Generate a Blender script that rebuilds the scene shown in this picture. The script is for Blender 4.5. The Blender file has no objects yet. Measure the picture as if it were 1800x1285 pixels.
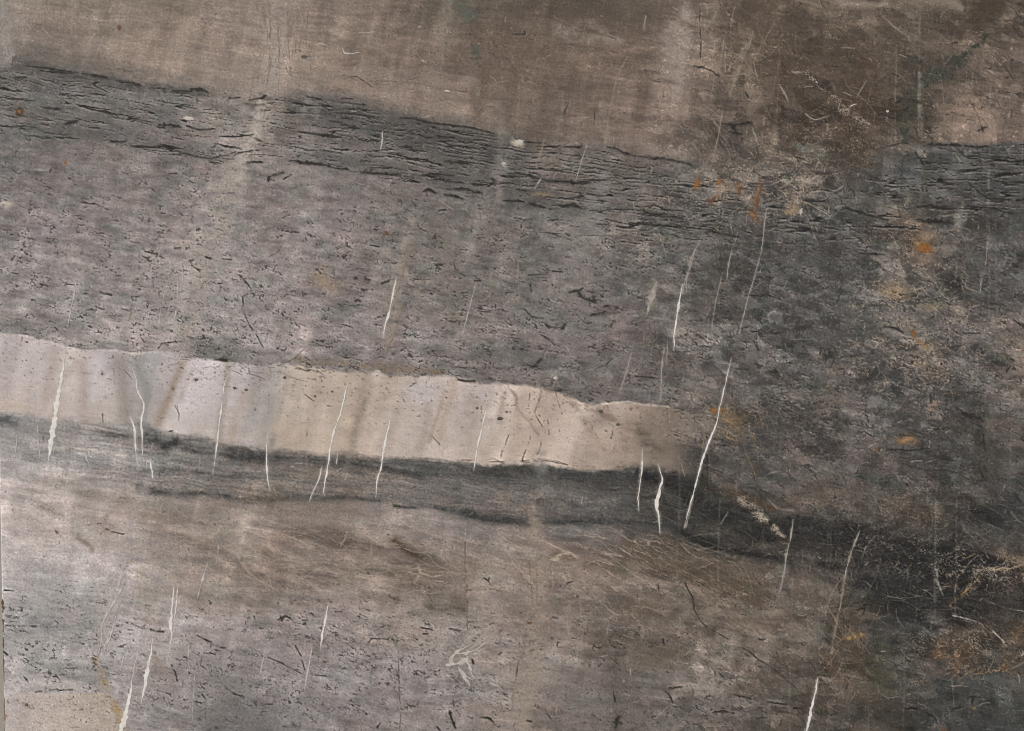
import bpy, math
import numpy as np

# ------------------------------------------------------------------ camera, sky, sun, exposure
# The slab stands upright, its polished face in the plane y = 0; 1 unit = 1 m.
SC = bpy.context.scene
COL = SC.collection
W_PX, H_PX, MM = 1800.0, 1285.0, 0.001
CZ = 1.10                                         # height of the picture centre above the ground


def P(x, y, out=0.0):
    """millimetres on the slab face (from its upper left, seen part) -> world point; out = towards the viewer"""
    return ((x - W_PX / 2) * MM, -out * MM, CZ + (H_PX / 2 - y) * MM)


cam_d = bpy.data.cameras.new('camera')
cam = bpy.data.objects.new('camera', cam_d)
COL.objects.link(cam)
cam_d.sensor_width = 36.0
cam_d.lens = 60.0
cam_d.clip_end = 500.0
cam.location = (0.0, -1.8 * 60.0 / 36.0, CZ)
cam.rotation_euler = (math.radians(90), 0, 0)
SC.camera = cam

SUN_EL, SUN_ROT = math.radians(42), math.radians(205)
world = bpy.data.worlds.new('World')
SC.world = world
world.use_nodes = True
wn = world.node_tree.nodes
bg = wn['Background']
sky = wn.new('ShaderNodeTexSky')
sky.sky_type = 'NISHITA'
sky.sun_disc = False
sky.sun_elevation = SUN_EL
sky.sun_rotation = SUN_ROT
sky.air_density = 1.0
sky.dust_density = 3.0
world.node_tree.links.new(sky.outputs[0], bg.inputs[0])
bg.inputs[1].default_value = 0.06

sun_d = bpy.data.lights.new('sun', 'SUN')
sun_d.energy = 1.5
sun_d.angle = math.radians(14)
sun_d.color = (1.0, 0.93, 0.84)
sun = bpy.data.objects.new('sun', sun_d)
COL.objects.link(sun)
# sun over the viewer's left shoulder
sdir = (math.sin(SUN_ROT) * math.cos(SUN_EL), math.cos(SUN_ROT) * math.cos(SUN_EL), math.sin(SUN_EL))
import mathutils
sun.rotation_euler = mathutils.Vector(sdir).to_track_quat('Z', 'Y').to_euler()

SC.view_settings.view_transform = 'Standard'
SC.view_settings.look = 'None'
SC.view_settings.gamma = 1.0
SC.view_settings.use_curve_mapping = False
SC.view_settings.exposure = 0.71
SC.cycles.filter_width = 1.0
SC.cycles.use_denoising = True
# ------------------------------------------------------------------ stone pattern (numpy), in mm on the slab
RNG = np.random.RandomState(7)
STEP = 1.5
X1, Y0, Y1 = 1860.0, -60.0, 1345.0
NX, NY = int(1880 / STEP), int((Y1 - Y0) / STEP)
EDGE = lambda y: (y - 850.0) * 0.0187             # the slab's left edge leans a little
_y = np.linspace(Y0, Y1, NY)
_t = np.linspace(0, 1, NX)
PY = np.repeat(_y[:, None], NX, 1).astype(np.float32)
PX = (EDGE(PY) * (1 - _t[None, :]) + X1 * _t[None, :]).astype(np.float32)
F = np.float32


def s2l(c):
    c = np.asarray(c, dtype=np.float64)
    c = c / 255.0
    return np.where(c <= 0.04045, c / 12.92, ((c + 0.055) / 1.055) ** 2.4)


def smooth(a, b, x):
    t = np.clip((x - a) / (b - a), 0, 1)
    return t * t * (3 - 2 * t)


def perlin(x, y, seed):
    r = np.random.RandomState(seed)
    ang = r.rand(256, 256).astype(F) * F(2 * math.pi)
    gx, gy = np.cos(ang), np.sin(ang)
    xi, yi = np.floor(x), np.floor(y)
    fx, fy = (x - xi).astype(F), (y - yi).astype(F)
    xi = xi.astype(np.int32) & 255
    yi = yi.astype(np.int32) & 255
    x1, y1 = (xi + 1) & 255, (yi + 1) & 255
    u = fx * fx * fx * (fx * (fx * 6 - 15) + 10)
    v = fy * fy * fy * (fy * (fy * 6 - 15) + 10)
    a = gx[yi, xi] * fx + gy[yi, xi] * fy
    b = gx[yi, x1] * (fx - 1) + gy[yi, x1] * fy
    c = gx[y1, xi] * fx + gy[y1, xi] * (fy - 1)
    d = gx[y1, x1] * (fx - 1) + gy[y1, x1] * (fy - 1)
    return ((a + u * (b - a)) * (1 - v) + (c + u * (d - c)) * v) * F(1.5)


def fbm(x, y, seed, octv=4, gain=0.5):
    o, amp, tot = 0, 1.0, 0.0
    for k in range(octv):
        o = o + F(amp) * perlin(x * F(2.03 ** k) + 17.3 * k, y * F(2.03 ** k) + 9.1 * k, seed + k)
        tot += amp
        amp *= gain
    return o / F(tot)


def worley_edge(x, y, seed, ids=False):
    r = np.random.RandomState(seed)
    jx, jy = r.rand(128, 128).astype(F), r.rand(128, 128).astype(F)
    xi, yi = np.floor(x).astype(np.int32), np.floor(y).astype(np.int32)
    d1 = np.full(x.shape, 9, F)
    jt, tone = r.rand(128, 128).astype(F), np.zeros(x.shape, F)
    d2 = np.full(x.shape, 9, F)
    for dy in (-1, 0, 1):
        for dx in (-1, 0, 1):
            cx, cy = xi + dx, yi + dy
            qx = cx + jx[cy & 127, cx & 127] - x
            qy = cy + jy[cy & 127, cx & 127] - y
            d = np.sqrt(qx * qx + qy * qy)
            d2 = np.minimum(d2, np.maximum(d, d1))
            if ids:
                tone = np.where(d < d1, jt[cy & 127, cx & 127], tone)
            d1 = np.minimum(d1, d)
    return (d2 - d1, tone * 2 - 1) if ids else d2 - d1


def zone(x, y, rx, ry, p=1.0):
    return np.exp(-(((PX - x) / rx) ** 2 + ((PY - y) / ry) ** 2) ** p)


K9 = 600.0 / 1793.0
ORG = {1: (0, 0), 2: (600, 0), 3: (1200, 0), 4: (0, 430), 5: (600, 430), 6: (1200, 430), 7: (0, 855), 8: (600, 855), 9: (1200, 855)}


def T(r, pts):
    ox, oy = ORG[r]
    return [(ox + p[0] * K9, oy + p[1] * K9) + tuple(w * K9 for w in p[2:]) for p in pts]


def line(pts):
    a = np.array(pts, float)
    return lambda x: np.interp(x, a[:, 0], a[:, 1])


# boundaries between the beds
L_TOP = line([(-60, 100), (0, 108), (43, 115), (90, 120), (137, 127), (187, 136), (214, 143), (248, 150), (288, 156), (321, 157), (371, 162), (415, 171), (442, 173), (480, 168), (539, 167), (600, 173), (643, 184), (700, 202), (730, 209), (771, 218), (824, 223), (861, 233), (921, 249), (1018, 257), (1068, 258), (1095, 268), (1149, 278), (1199, 284), (1230, 300), (1300, 316), (1400, 318), (1500, 312), (1590, 290), (1618, 268), (1630, 254), (1668, 253), (1729, 257), (1799, 249), (1860, 247)])
L_PT = line([(-60, 580), (0, 587), (43, 591), (84, 601), (114, 607), (144, 616), (201, 616), (234, 621), (278, 617), (301, 618), (321, 629), (368, 632), (398, 636), (452, 641), (502, 639), (569, 647), (600, 654), (660, 652), (687, 661), (734, 661), (797, 661), (806, 669), (858, 674), (928, 678), (955, 684), (995, 694), (1032, 711), (1062, 709), (1102, 708), (1135, 711), (1172, 714), (1205, 722), (1235, 735), (1260, 775), (1860, 1100)])
L_PB = line([(-60, 727), (0, 728), (50, 730), (94, 739), (151, 743), (214, 745), (248, 738), (278, 755), (301, 763), (351, 768), (402, 781), (452, 790), (502, 791), (569, 801), (600, 795), (633, 801), (684, 805), (734, 806), (801, 811), (854, 818), (901, 818), (955, 820), (1018, 828), (1068, 830), (1122, 828), (1152, 825), (1200, 838), (1240, 845), (1280, 870), (1330, 893), (1400, 912), (1480, 925), (1560, 942), (1640, 958), (1700, 972), (1750, 985), (1860, 1010)])
L_SB = line([(-60, 815), (0, 818), (100, 830), (200, 845), (254, 862), (318, 870), (428, 878), (515, 875), (599, 877), (664, 880), (700, 890), (761, 890), (801, 898), (834, 912), (888, 918), (948, 921), (995, 917), (1062, 918), (1135, 924), (1199, 936), (1250, 959), (1300, 972), (1350, 985), (1450, 1015), (1520, 1070), (1600, 1115), (1680, 1112), (1760, 1085), (1860, 1080)])


def grid(rows):
    """coarse colours every 100 mm; returns a bicubic sampler"""
    ys = sorted(rows)
    a = np.array([[c for c in rows[k]] for k in ys], float)
    return ys, a


def sample(g, x, y):
    ys, a = g
    fy = np.interp(y, ys, np.arange(len(ys)))
    fx = np.clip(x / 100.0, 0, 17.999)
    iy = np.clip(np.floor(fy).astype(np.int32), 0, len(ys) - 2)
    ix = np.floor(fx).astype(np.int32)
    ty = (fy - iy).astype(F)
    tx = (fx - ix).astype(F)
    ty = ty * ty * (3 - 2 * ty)
    tx = tx * tx * (3 - 2 * tx)
    o = []
    for c in range(3):
        b = a[:, :, c].astype(F)
        o.append((b[iy, ix] * (1 - tx) + b[iy, ix + 1] * tx) * (1 - ty) + (b[iy + 1, ix] * (1 - tx) + b[iy + 1, ix + 1] * tx) * ty)
    return np.stack(o, -1)


def rw(s):
    v = [tuple(int(q) for q in p.split(',')) for p in s.replace('\n', ' ').split('|')]
    assert len(v) == 19, (len(v), s)
    return v


U = grid({
    0: rw('135,125,116|122,112,102|122,112,102|120,109,98|128,116,106|125,113,103|122,110,100|112,100,90|92,86,76|96,87,77|84,75,66|95,85,76|108,98,88|95,85,75|85,76,66|95,85,75|100,90,80|72,64,56|80,73,64'),
    100: rw('128,119,112|125,114,105|130,118,107|136,123,112|134,122,112|142,129,118|126,113,102|118,105,95|106,94,84|104,91,80|112,99,88|108,95,84|135,122,112|98,87,76|82,72,62|88,78,68|88,80,70|100,90,80|105,94,85'),
    200: rw('120,112,105|122,112,104|130,118,108|138,125,114|140,128,118|140,128,117|136,122,112|130,117,107|132,119,108|106,95,85|112,100,90|112,99,89|122,109,99|94,84,75|80,70,61|76,66,57|72,66,57|120,106,95|115,103,93'),
    300: rw('120,112,105|122,112,104|130,118,108|138,125,114|140,128,118|140,128,117|136,122,112|130,117,107|124,112,102|106,95,87|118,106,97|130,117,107|112,101,92|88,80,72|82,74,65|82,75,67|85,79,72|112,100,90|110,98,90')})
M = grid({
    100: rw('100,96,93|96,92,89|98,94,91|100,96,92|120,112,106|105,98,93|95,90,86|88,85,81|88,84,80|95,90,84|105,97,90|102,95,88|100,93,86|88,80,72|82,73,65|80,72,64|80,74,67|90,86,82|88,84,80'),
    200: rw('106,103,100|106,103,100|106,102,99|108,104,101|132,125,119|112,106,101|103,98,95|93,90,86|92,88,84|95,90,84|105,97,90|102,95,88|100,93,86|88,80,72|82,73,65|80,72,64|80,74,67|90,86,82|88,84,80'),
    300: rw('116,112,110|118,112,110|120,114,111|118,112,109|138,130,126|126,120,116|118,112,109|110,104,100|102,98,94|98,93,89|104,98,92|102,96,90|104,97,91|96,88,80|92,86,80|92,88,83|86,83,79|80,77,73|80,77,73'),
    400: rw('124,118,117|128,121,120|128,122,120|134,127,124|132,126,123|126,119,116|126,119,117|114,108,104|108,103,99|108,104,100|114,110,106|104,99,95|92,88,84|84,79,74|80,76,72|82,77,72|92,82,72|76,70,66|78,74,70'),
    500: rw('130,124,122|126,121,119|124,119,117|132,126,123|136,130,128|126,119,117|118,111,108|112,106,102|108,102,98|110,104,100|116,111,108|104,99,96|94,89,84|84,79,74|82,79,76|90,86,82|104,97,90|82,77,72|84,79,75'),
    600: rw('124,120,118|130,125,123|138,132,129|138,131,128|130,126,123|128,121,119|126,119,117|122,115,113|118,112,109|114,109,106|116,110,108|108,101,98|100,94,89|92,86,81|84,80,76|92,86,81|104,96,89|100,93,88|120,109,100'),
    700: rw('118,114,112|118,114,112|118,114,112|118,114,112|118,114,112|118,114,112|118,114,112|118,112,108|115,109,106|112,106,102|112,106,102|110,104,101|102,95,89|98,91,85|94,87,81|98,90,84|90,85,80|84,79,74|108,98,90'),
    800: rw('118,114,112|118,114,112|118,114,112|118,114,112|118,114,112|118,114,112|118,114,112|118,112,108|115,109,106|112,106,102|112,106,102|110,102,95|112,101,92|84,79,74|96,88,82|96,88,82|84,78,73|76,72,67|84,78,72'),
    900: rw('118,114,112|118,114,112|118,114,112|118,114,112|118,114,112|118,114,112|118,114,112|118,112,108|115,109,106|112,106,102|112,106,102|100,92,85|75,70,64|76,72,66|98,87,78|92,83,75|88,80,72|76,70,65|66,63,60'),
    1000: rw('118,114,112|118,114,112|118,114,112|118,114,112|118,114,112|118,114,112|118,114,112|118,112,108|115,109,106|112,106,102|112,106,102|100,92,85|75,70,64|76,72,66|90,80,72|85,76,68|80,72,64|70,66,60|84,76,68')})
L = grid({
    750: rw('124,120,118|128,123,120|126,121,118|108,104,101|112,106,102|112,106,102|112,106,102|100,97,94|95,92,89|90,87,84|88,85,82|82,78,74|76,71,66|74,70,65|80,74,68|80,74,68|70,66,62|64,60,56|70,64,58'),
    810: rw('134,127,124|126,122,120|124,119,117|112,108,105|112,106,102|110,103,98|108,101,95|98,95,92|98,94,91|92,89,86|92,89,86|82,78,74|76,71,66|74,70,65|80,74,68|80,74,68|70,66,62|64,60,56|70,64,58'),
    860: rw('152,142,138|144,135,131|134,125,120|114,108,103|112,105,100|112,105,99|114,106,100|112,107,103|110,105,101|104,99,95|96,92,88|90,86,82|70,66,61|72,68,63|80,74,68|80,74,68|70,66,62|64,60,56|70,64,58'),
    910: rw('158,147,142|154,144,138|140,129,122|124,115,108|128,118,109|120,109,100|124,113,105|126,117,110|112,105,100|106,100,95|104,99,95|98,93,88|66,63,59|70,66,61|80,74,68|70,65,60|62,58,54|60,57,53|66,62,58'),
    1000: rw('152,146,142|152,145,141|148,141,137|132,123,116|122,111,101|112,101,91|116,105,95|112,101,91|124,113,103|128,117,107|120,108,98|106,95,85|100,89,79|96,87,78|92,85,79|78,72,67|55,53,51|56,54,52|85,76,68'),
    1100: rw('140,136,133|142,137,134|146,140,136|142,134,129|134,126,121|124,116,110|128,120,115|128,118,110|126,118,111|128,117,109|118,108,99|110,100,91|112,101,92|108,98,89|98,89,81|76,70,63|62,60,57|66,60,55|70,64,58'),
    1200: rw('142,137,134|144,138,133|138,132,128|130,124,120|130,124,119|130,124,121|130,124,120|128,121,117|124,117,112|132,123,115|118,110,103|110,102,95|114,106,100|112,103,96|88,80,73|78,70,63|74,70,65|68,67,64|70,69,66'),
    1300: rw('150,143,136|150,142,134|142,135,130|130,123,119|118,113,110|126,120,116|126,119,115|126,119,113|122,115,109|134,124,116|112,104,97|104,97,91|104,97,91|100,92,86|80,74,68|72,66,60|72,69,65|72,71,69|74,73,70')})

# ---- pattern coordinates
wx = fbm(PX / 90, PY / 60, 11, 4)
wy = fbm(PX / 90, PY / 60, 31, 4)
SL = np.interp(PX, [0, 600, 1200, 1800], [0.14, 0.13, 0.12, 0.06]).astype(F)
BV = PY - (0.13 * PX) + 10 * wy                    # across the bedding
BU = PX + 0.13 * PY + 10 * wx                      # along it
n_fine = fbm(PX / 3.1, PY / 3.1, 51, 2)
n_med = fbm(PX / 24, PY / 17, 61, 4)
n_big = fbm(BU / 170, BV / 60, 71, 4)
n_str = fbm(BU / 95, BV / 5.5, 81, 4)              # thin bedding streaks
n_blot = fbm(BU / 42, BV / 15, 91, 4)
n_vert = fbm((PX + 0.18 * PY) / 14, PY / 260, 101, 3)
n_hue = fbm(BU / 80, BV / 45, 111, 4)
n_rag = fbm(PX / 9, PY / 7, 121, 3)
n_cloth = perlin(PX / 2.6, PY / 60, 131) + perlin(PX / 70, PY / 2.6, 132)

# ---- masks of the beds
jag = 3.0 * n_rag + 3 * n_med + 7 * n_str * (PY > 700)
top_l = L_TOP(PX).astype(F)
pt_l = L_PT(PX).astype(F)
pb_l = L_PB(PX).astype(F)
sb_l = L_SB(PX).astype(F)
soft_t = np.interp(PX, [0, 150, 420, 480, 700, 900, 1100, 1240, 1400, 1600, 1630], [44, 42, 16, 14, 18, 22, 14, 60, 70, 40, 5]).astype(F)
m_low = smooth(-1, 1, (PY + jag - top_l + 0.55 * soft_t) / soft_t)      # below the upper bed
soft_b = np.interp(PX, [0, 200, 600, 1000, 1150, 1300, 1860], [7, 8, 7, 4, 8, 16, 12]).astype(F)
fade_r = 1 - smooth(1105, 1265, PX + 25 * n_med + 0.15 * (PY - 760))
m_pale = smooth(-3.6, 3.6, PY + 1.6 * n_rag + 2.5 * n_med - pt_l) * (1 - smooth(-1, 1, (PY + jag - pb_l) / soft_b))
m_lo2 = np.where(PX < 1245, smooth(-3, 3, PY - (pt_l + pb_l) / 2), smooth(-1, 1, (PY + jag - pb_l) / soft_b))

ww = 30
cU = sample(U, PX + ww * wx, PY + ww * wy * 0.7)
cM = sample(M, PX + ww * wx, PY + ww * wy * 0.7)
cL = sample(L, PX + ww * wx, PY + 14 * wy)
lf = (1 - smooth(500, 1100, PX))[..., None]
rt0 = smooth(1050, 1350, PX)
cU = cU * (1.03 + .05 * lf) * np.array([1.012, .995, .995], F)
cM = cM * (1.02 + .12 * lf * smooth(300, 540, PY)[..., None] - .02 * lf * (1 - smooth(200, 300, PY)[..., None])) * np.array([1.025, 1.01, 1.005], F)
cL = cL * (1.05 + .07 * (1 - smooth(850, 1150, PX)) * (1 - .5 * smooth(1120, 1240, PY)) + .10 * (1 - smooth(120, 420, PX + .3 * (PY - 1000))) + .05 * (1 - smooth(700, 1200, PX)) - .05 * zone(480, 1240, 260, 70))[..., None]
cL = cL * (1 - .13 * smooth(240, 620, PX) * (1 - smooth(-6, 10, PY - sb_l)))[..., None]
cM = cM * (1 + rt0[..., None] * np.array([-.035, -.005, .025], F))
cL = cL + np.array([2.5, 1.2, 3.2], F) * ((1 - smooth(900, 1300, PX)) * smooth(850, 930, PY))[..., None]
C = cU * (1 - m_low[..., None]) + cM * m_low[..., None]
C = C * (1 - m_lo2[..., None]) + cL * m_lo2[..., None]


def mix(mask, col):
    global C
    C = C + (np.asarray(col, F) - C) * np.clip(mask, 0, 1)[..., None]


def mul(f):
    global C
    C = C * f[..., None]


# general tone and hue variation
reg_m = m_low * (1 - m_lo2) * (1 - m_pale * fade_r)                                              # middle bed
reg_u = 1 - m_low
reg_l = m_lo2 * (1 - m_pale * fade_r)
n_lump = fbm((PX + .2 * PY) / 30, (PY - .2 * PX) / 13, 95, 4, .6)
mul(1 + 0.12 * n_big + (0.14 * reg_m + 0.06 * reg_l + 0.06) * n_blot + 0.09 * n_med + (.14 * reg_m + .08 * reg_l + .06 * reg_u) * n_lump)
rt = smooth(1050, 1300, PX)
w1, t1 = worley_edge((PX + 22 * wx + 4 * n_rag) / 85, (PY - .2 * PX + 22 * wy + 4 * n_rag) / 42, 701, True)
w2, t2 = worley_edge((PX + 14 * wx + 4 * n_rag) / 36, (PY - .2 * PX + 14 * wy + 4 * n_rag) / 20, 702, True)
mul(1 + (rt * .10 + .03) * t1 * smooth(0, .12, w1) + (rt * .09 + .035) * t2 * smooth(0, .15, w2))
w3, t3 = worley_edge((PX + 9 * wx + 5 * n_rag) / 19, (PY - .2 * PX + 9 * wy + 4 * n_rag) / 11, 703, True)
gq = smooth(-.1, .35, fbm(PX / 90, PY / 60, 704, 3) + .15)
mul(1 + rt * .13 * gq * t3 * smooth(0, .08, w3))
mul(1 - rt * .34 * (1 - smooth(.01, .05, w2)) * smooth(.0, .3, n_med + n_blot))
mul(1 - rt * .28 * gq * (1 - smooth(.02, .09, w3)) * smooth(.05, .3, n_lump))
C += (rt * 26 * (1 - smooth(.005, .035, w1)) * smooth(0, .3, n_med - .5 * n_blot))[..., None] * np.array([1, .93, .84], F)
n_st2 = fbm(BU / 210, (BV + 22 * fbm(PX / 130, PY / 110, 87, 2)) / 17, 86, 4)
mul(1 + (.07 * reg_u + .13 * reg_l) * n_st2)
n_wash = fbm((PX + .34 * PY) / 40, (PY - .34 * PX) / 520, 88, 3)
n_wsh2 = fbm((PX + .10 * PY) / 26, PY / 420, 89, 3)
wl = 1 - smooth(850, 1350, PX)
ws = (n_wash * (.45 + .55 * wl) + .7 * n_wsh2 * (1 - .5 * wl)) * np.clip(.6 + 1.3 * fbm(PX / 160, PY / 120, 90, 2), 0, 1.4)
mul(1 + (.15 * reg_m + .16 * reg_l + .15 * reg_u) * ws)
C += (np.clip(ws, 0, 1) * 9)[..., None] * np.array([1, .98, .96], F)
mul(1 + (0.10 * reg_u + 0.06 * reg_l + 0.04 * reg_m) * n_str)
C += n_hue[..., None] * np.array([2.2, -0.4, -1.4], F) * 1.3 * (0.5 + reg_m + reg_l)[..., None]
gv = smooth(0.1, 0.5, fbm(BU / 60, BV / 30, 141, 3))
C += (gv * (reg_m + 0.6 * reg_l))[..., None] * np.array([-5, 0, -2], F)   # greenish patches
mul(1 + 0.05 * n_vert * (0.5 + 0.9 * reg_u) * (1 - .8 * m_pale))


def window(pts, pad):
    xs = [p[0] for p in pts]
    ys = [p[1] for p in pts]
    j0 = int(np.clip((min(ys) - pad - Y0) / (Y1 - Y0) * (NY - 1), 0, NY - 1))
    j1 = int(np.clip((max(ys) + pad - Y0) / (Y1 - Y0) * (NY - 1) + 2, 0, NY))
    i0 = int(np.clip((min(xs) - pad + 20) / 1880 * (NX - 1) - 16, 0, NX - 1))
    i1 = int(np.clip((max(xs) + pad + 20) / 1880 * (NX - 1) + 16, 0, NX))
    return (slice(j0, j1), slice(i0, i1))


def dist(pts, x, y):
    """distance to a polyline and the width there"""
    best = np.full(x.shape, 1e9, F)
    wid = np.zeros(x.shape, F)
    for a, b in zip(pts[:-1], pts[1:]):
        dx, dy = b[0] - a[0], b[1] - a[1]
        t = np.clip(((x - a[0]) * dx + (y - a[1]) * dy) / (dx * dx + dy * dy + 1e-9), 0, 1)
        d = np.hypot(x - a[0] - t * dx, y - a[1] - t * dy)
        k = d < best
        best = np.where(k, d, best)
        wid = np.where(k, a[2] + t * (b[2] - a[2]), wid)
    return best, wid


def stroke(pts, col, alpha=1.0, warp=0.0, brk=0.0, w=None):
    """soft band of another colour along a line: gaussian profile with ragged edge"""
    global C
    pts = [(p[0], p[1], (w if w is not None else p[2])) for p in pts]
    s = window(pts, 3.2 * max(p[2] for p in pts) + 1.5 * warp + 4)
    x = PX[s] + warp * wx[s] + 0.35 * warp * n_rag[s]
    y = PY[s] + warp * wy[s] * 0.8 + 0.25 * warp * n_rag[s]
    d, wd = dist(pts, x, y)
    m = np.exp(-(d / np.maximum(wd, 0.3)) ** 2)
    if brk:
        m = m * np.clip(1 + brk * (n_blot[s] * 1.6 + n_med[s] * 1.4 + n_rag[s] * 0.6), 0, 1.6)
    m = np.clip(m * alpha, 0, 1)[..., None]
    C[s] = C[s] + (np.asarray(col, F) - C[s]) * m


def braid(pts, col, alpha=.8, w=None, sc=9.0, th=.16, dark=0.0, seed=500, fill=.15):
    """a strand of fine crossing threads along a line (dark gaps between them)"""
    global C
    pts = [(p[0], p[1], (w if w is not None else p[2])) for p in pts]
    s = window(pts, 3 * max(p[2] for p in pts) + 18)
    x, y = PX[s] + 9 * wx[s] + 2.5 * n_rag[s], PY[s] + 9 * wy[s] + 2 * n_rag[s]
    d, wd = dist(pts, x, y)
    env = np.exp(-(d / np.maximum(wd, .5)) ** 2 * .8)
    r = np.abs(fbm(x / sc, y / (sc * .62), seed, 3, .55))
    gate = np.clip(.55 + 1.5 * n_blot[s] + 1.2 * n_med[s], 0, 1)
    if dark:
        C[s] *= (1 - dark * env * smooth(th, th * 2.2, r))[..., None]
    m = np.clip(env * ((1 - smooth(th * .3, th, r)) * gate + fill * gate) * alpha, 0, 1)[..., None]
    C[s] = C[s] + (np.asarray(col, F) - C[s]) * m


def hairs(n_, x, y, rx, ry, angs, l0, cols, a0, seed, w0=.75):
    """fine curved threads scattered in an ellipse"""
    r = np.random.RandomState(seed)
    for _ in range(n_):
        px, py = x + rx * r.normal(0, .5), y + ry * r.normal(0, .5)
        a = angs[r.randint(len(angs))] + r.normal(0, .22)
        ln, cv = l0 * r.gamma(2.5, .4), r.normal(0, .25)
        q = [(px, py, w0 * .7)]
        for k in range(4):
            a += cv * .5 + r.normal(0, .14)
            q.append((q[-1][0] + math.cos(a) * ln / 4, q[-1][1] + math.sin(a) * ln / 4, w0 * (1.1 if k < 3 else .6)))
        stroke(q, cols[r.randint(len(cols))], a0 * r.uniform(.5, 1.2), 1.2, .7)


def blob(x, y, rx, ry, col, alpha=1.0, ang=0.0, warp=10.0, hard=2.0):
    global C
    r = max(rx, ry)
    s = window([(x, y)], r * 1.9 + warp)
    ca, sa = math.cos(ang), math.sin(ang)
    dx = PX[s] - x + warp * (wx[s] - 0.0) + 0.4 * warp * n_med[s]
    dy = PY[s] - y + warp * wy[s] + 0.4 * warp * n_rag[s]
    q = ((dx * ca + dy * sa) / rx) ** 2 + ((-dx * sa + dy * ca) / ry) ** 2
    m = np.exp(-q ** hard) * alpha * np.clip(1 + .55 * (1.6 * n_med[s] + 1.3 * n_lump[s] + .5 * n_rag[s]), 0, 1.5)
    C[s] = C[s] + (np.asarray(col, F) - C[s]) * np.clip(m, 0, 1)[..., None]


# ---- upper bed: pale corner, brown clouds, slanting pale bands
stroke([(2, -60, 22), (4, 60, 20), (0, 110, 14)], (140, 131, 124), 0.6, 8)
for a in [((480, -60), (490, 60), (480, 150), (440, 280), (400, 340), (350, 520), (325, 600))]:
    stroke([(p[0], p[1], 24 + 8 * (k == 2)) for k, p in enumerate(a)], (154, 144, 136), 0.38, 18, 1.2)
    stroke([(p[0] - 15, p[1], 9) for k, p in enumerate(a[2:6])], (168, 156, 145), 0.35, 12, 1.3)
for x0, y0, x1, y1, w, c, al in [
        (740, 90, 730, 200, 10, (108, 95, 84), .6), (850, 60, 845, 250, 16, (100, 86, 76), .5), (905, 120, 880, 260, 14, (98, 86, 76), .5),
        (960, 170, 950, 260, 14, (98, 86, 77), .5), (1185, 60, 1200, 130, 22, (146, 132, 122), .65), (1130, 20, 1170, -20, 20, (95, 84, 74), .4),
        (1320, 50, 1290, 140, 6, (128, 114, 100), .7), (1250, 60, 1200, 200, 8, (120, 107, 95), .4), (1330, 20, 1370, 130, 26, (84, 72, 61), .5),
        (1510, 130, 1500, 280, 45, (76, 64, 54), .55), (1560, 60, 1580, 140, 24, (86, 76, 66), .5), (1410, 60, 1470, 140, 40, (84, 73, 63), .5),
        (985, 55, 1075, 70, 14, (132, 119, 108), .6), (1040, 40, 1085, 75, 10, (134, 121, 111), .5), (1000, 5, 1130, 25, 18, (82, 74, 65), .5),
        (870, 60, 960, 90, 22, (98, 84, 73), .5), (790, 0, 830, 30, 10, (96, 94, 86), .7), (560, 120, 740, 150, 26, (142, 128, 117), .4),
        (610, 180, 870, 230, 14, (138, 124, 113), .35), (60, 45, 200, 60, 16, (120, 108, 98), .5), (300, 95, 480, 150, 20, (144, 130, 119), .45),
        (30, 90, 250, 130, 9, (112, 103, 95), .5), (1100, 255, 1200, 275, 10, (138, 124, 114), .6), (1225, 60, 1220, 110, 5, (100, 90, 80), .5)]:
    stroke([(x0, y0, w), (x1, y1, w)], c, al, 12, 0.9)
# pale wedges along the top edge at right
stroke([(1450, -30, 12), (1480, 4, 9), (1540, 10, 7), (1560, 8, 4)], (140, 126, 113), .85, 3)
stroke([(1560, -40, 26), (1620, -12, 26), (1670, 0, 18), (1690, 14, 6)], (136, 122, 110), .85, 4)
blob(1735, 22, 42, 24, (72, 62, 52), .85, -0.6, 8, 3)
blob(1700, 240, 4, 4, (90, 80, 70), .2)
# greenish vein from the top right down to the left
GR = (66, 66, 58)
stroke([(1735, 62, 5), (1705, 95, 8), (1670, 115, 15), (1640, 130, 18), (1615, 150, 14), (1600, 175, 11), (1595, 200, 13), (1585, 225, 14), (1590, 250, 8)], GR, .75, 14, 1.6)
blob(1610, 108, 11, 7, (62, 63, 55), .8)
stroke([(1618, 130, 4), (1617, 200, 5), (1622, 260, 6), (1622, 330, 5), (1615, 380, 5)], (112, 108, 98), .55, 3, 0.8)
stroke([(1624, 260, 3), (1626, 330, 3)], (70, 68, 60), .5, 3, 0.8)
stroke([(1680, 250, 26), (1790, 225, 20)], (116, 102, 91), .2, 10)
blob(818, 20, 16, 10, (90, 92, 82), .8, 0.6)
blob(838, 88, 9, 12, (86, 86, 76), .7)
blob(1410, 258, 24, 6, (98, 100, 92), .6, 0.5)
blob(1445, 272, 12, 22, (88, 88, 80), .5)
# light crest at left of the dark seam right side
stroke([(1640, 262, 4), (1700, 290, 10), (1705, 300, 8)], (112, 110, 104), .6, 8, .8)
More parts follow.
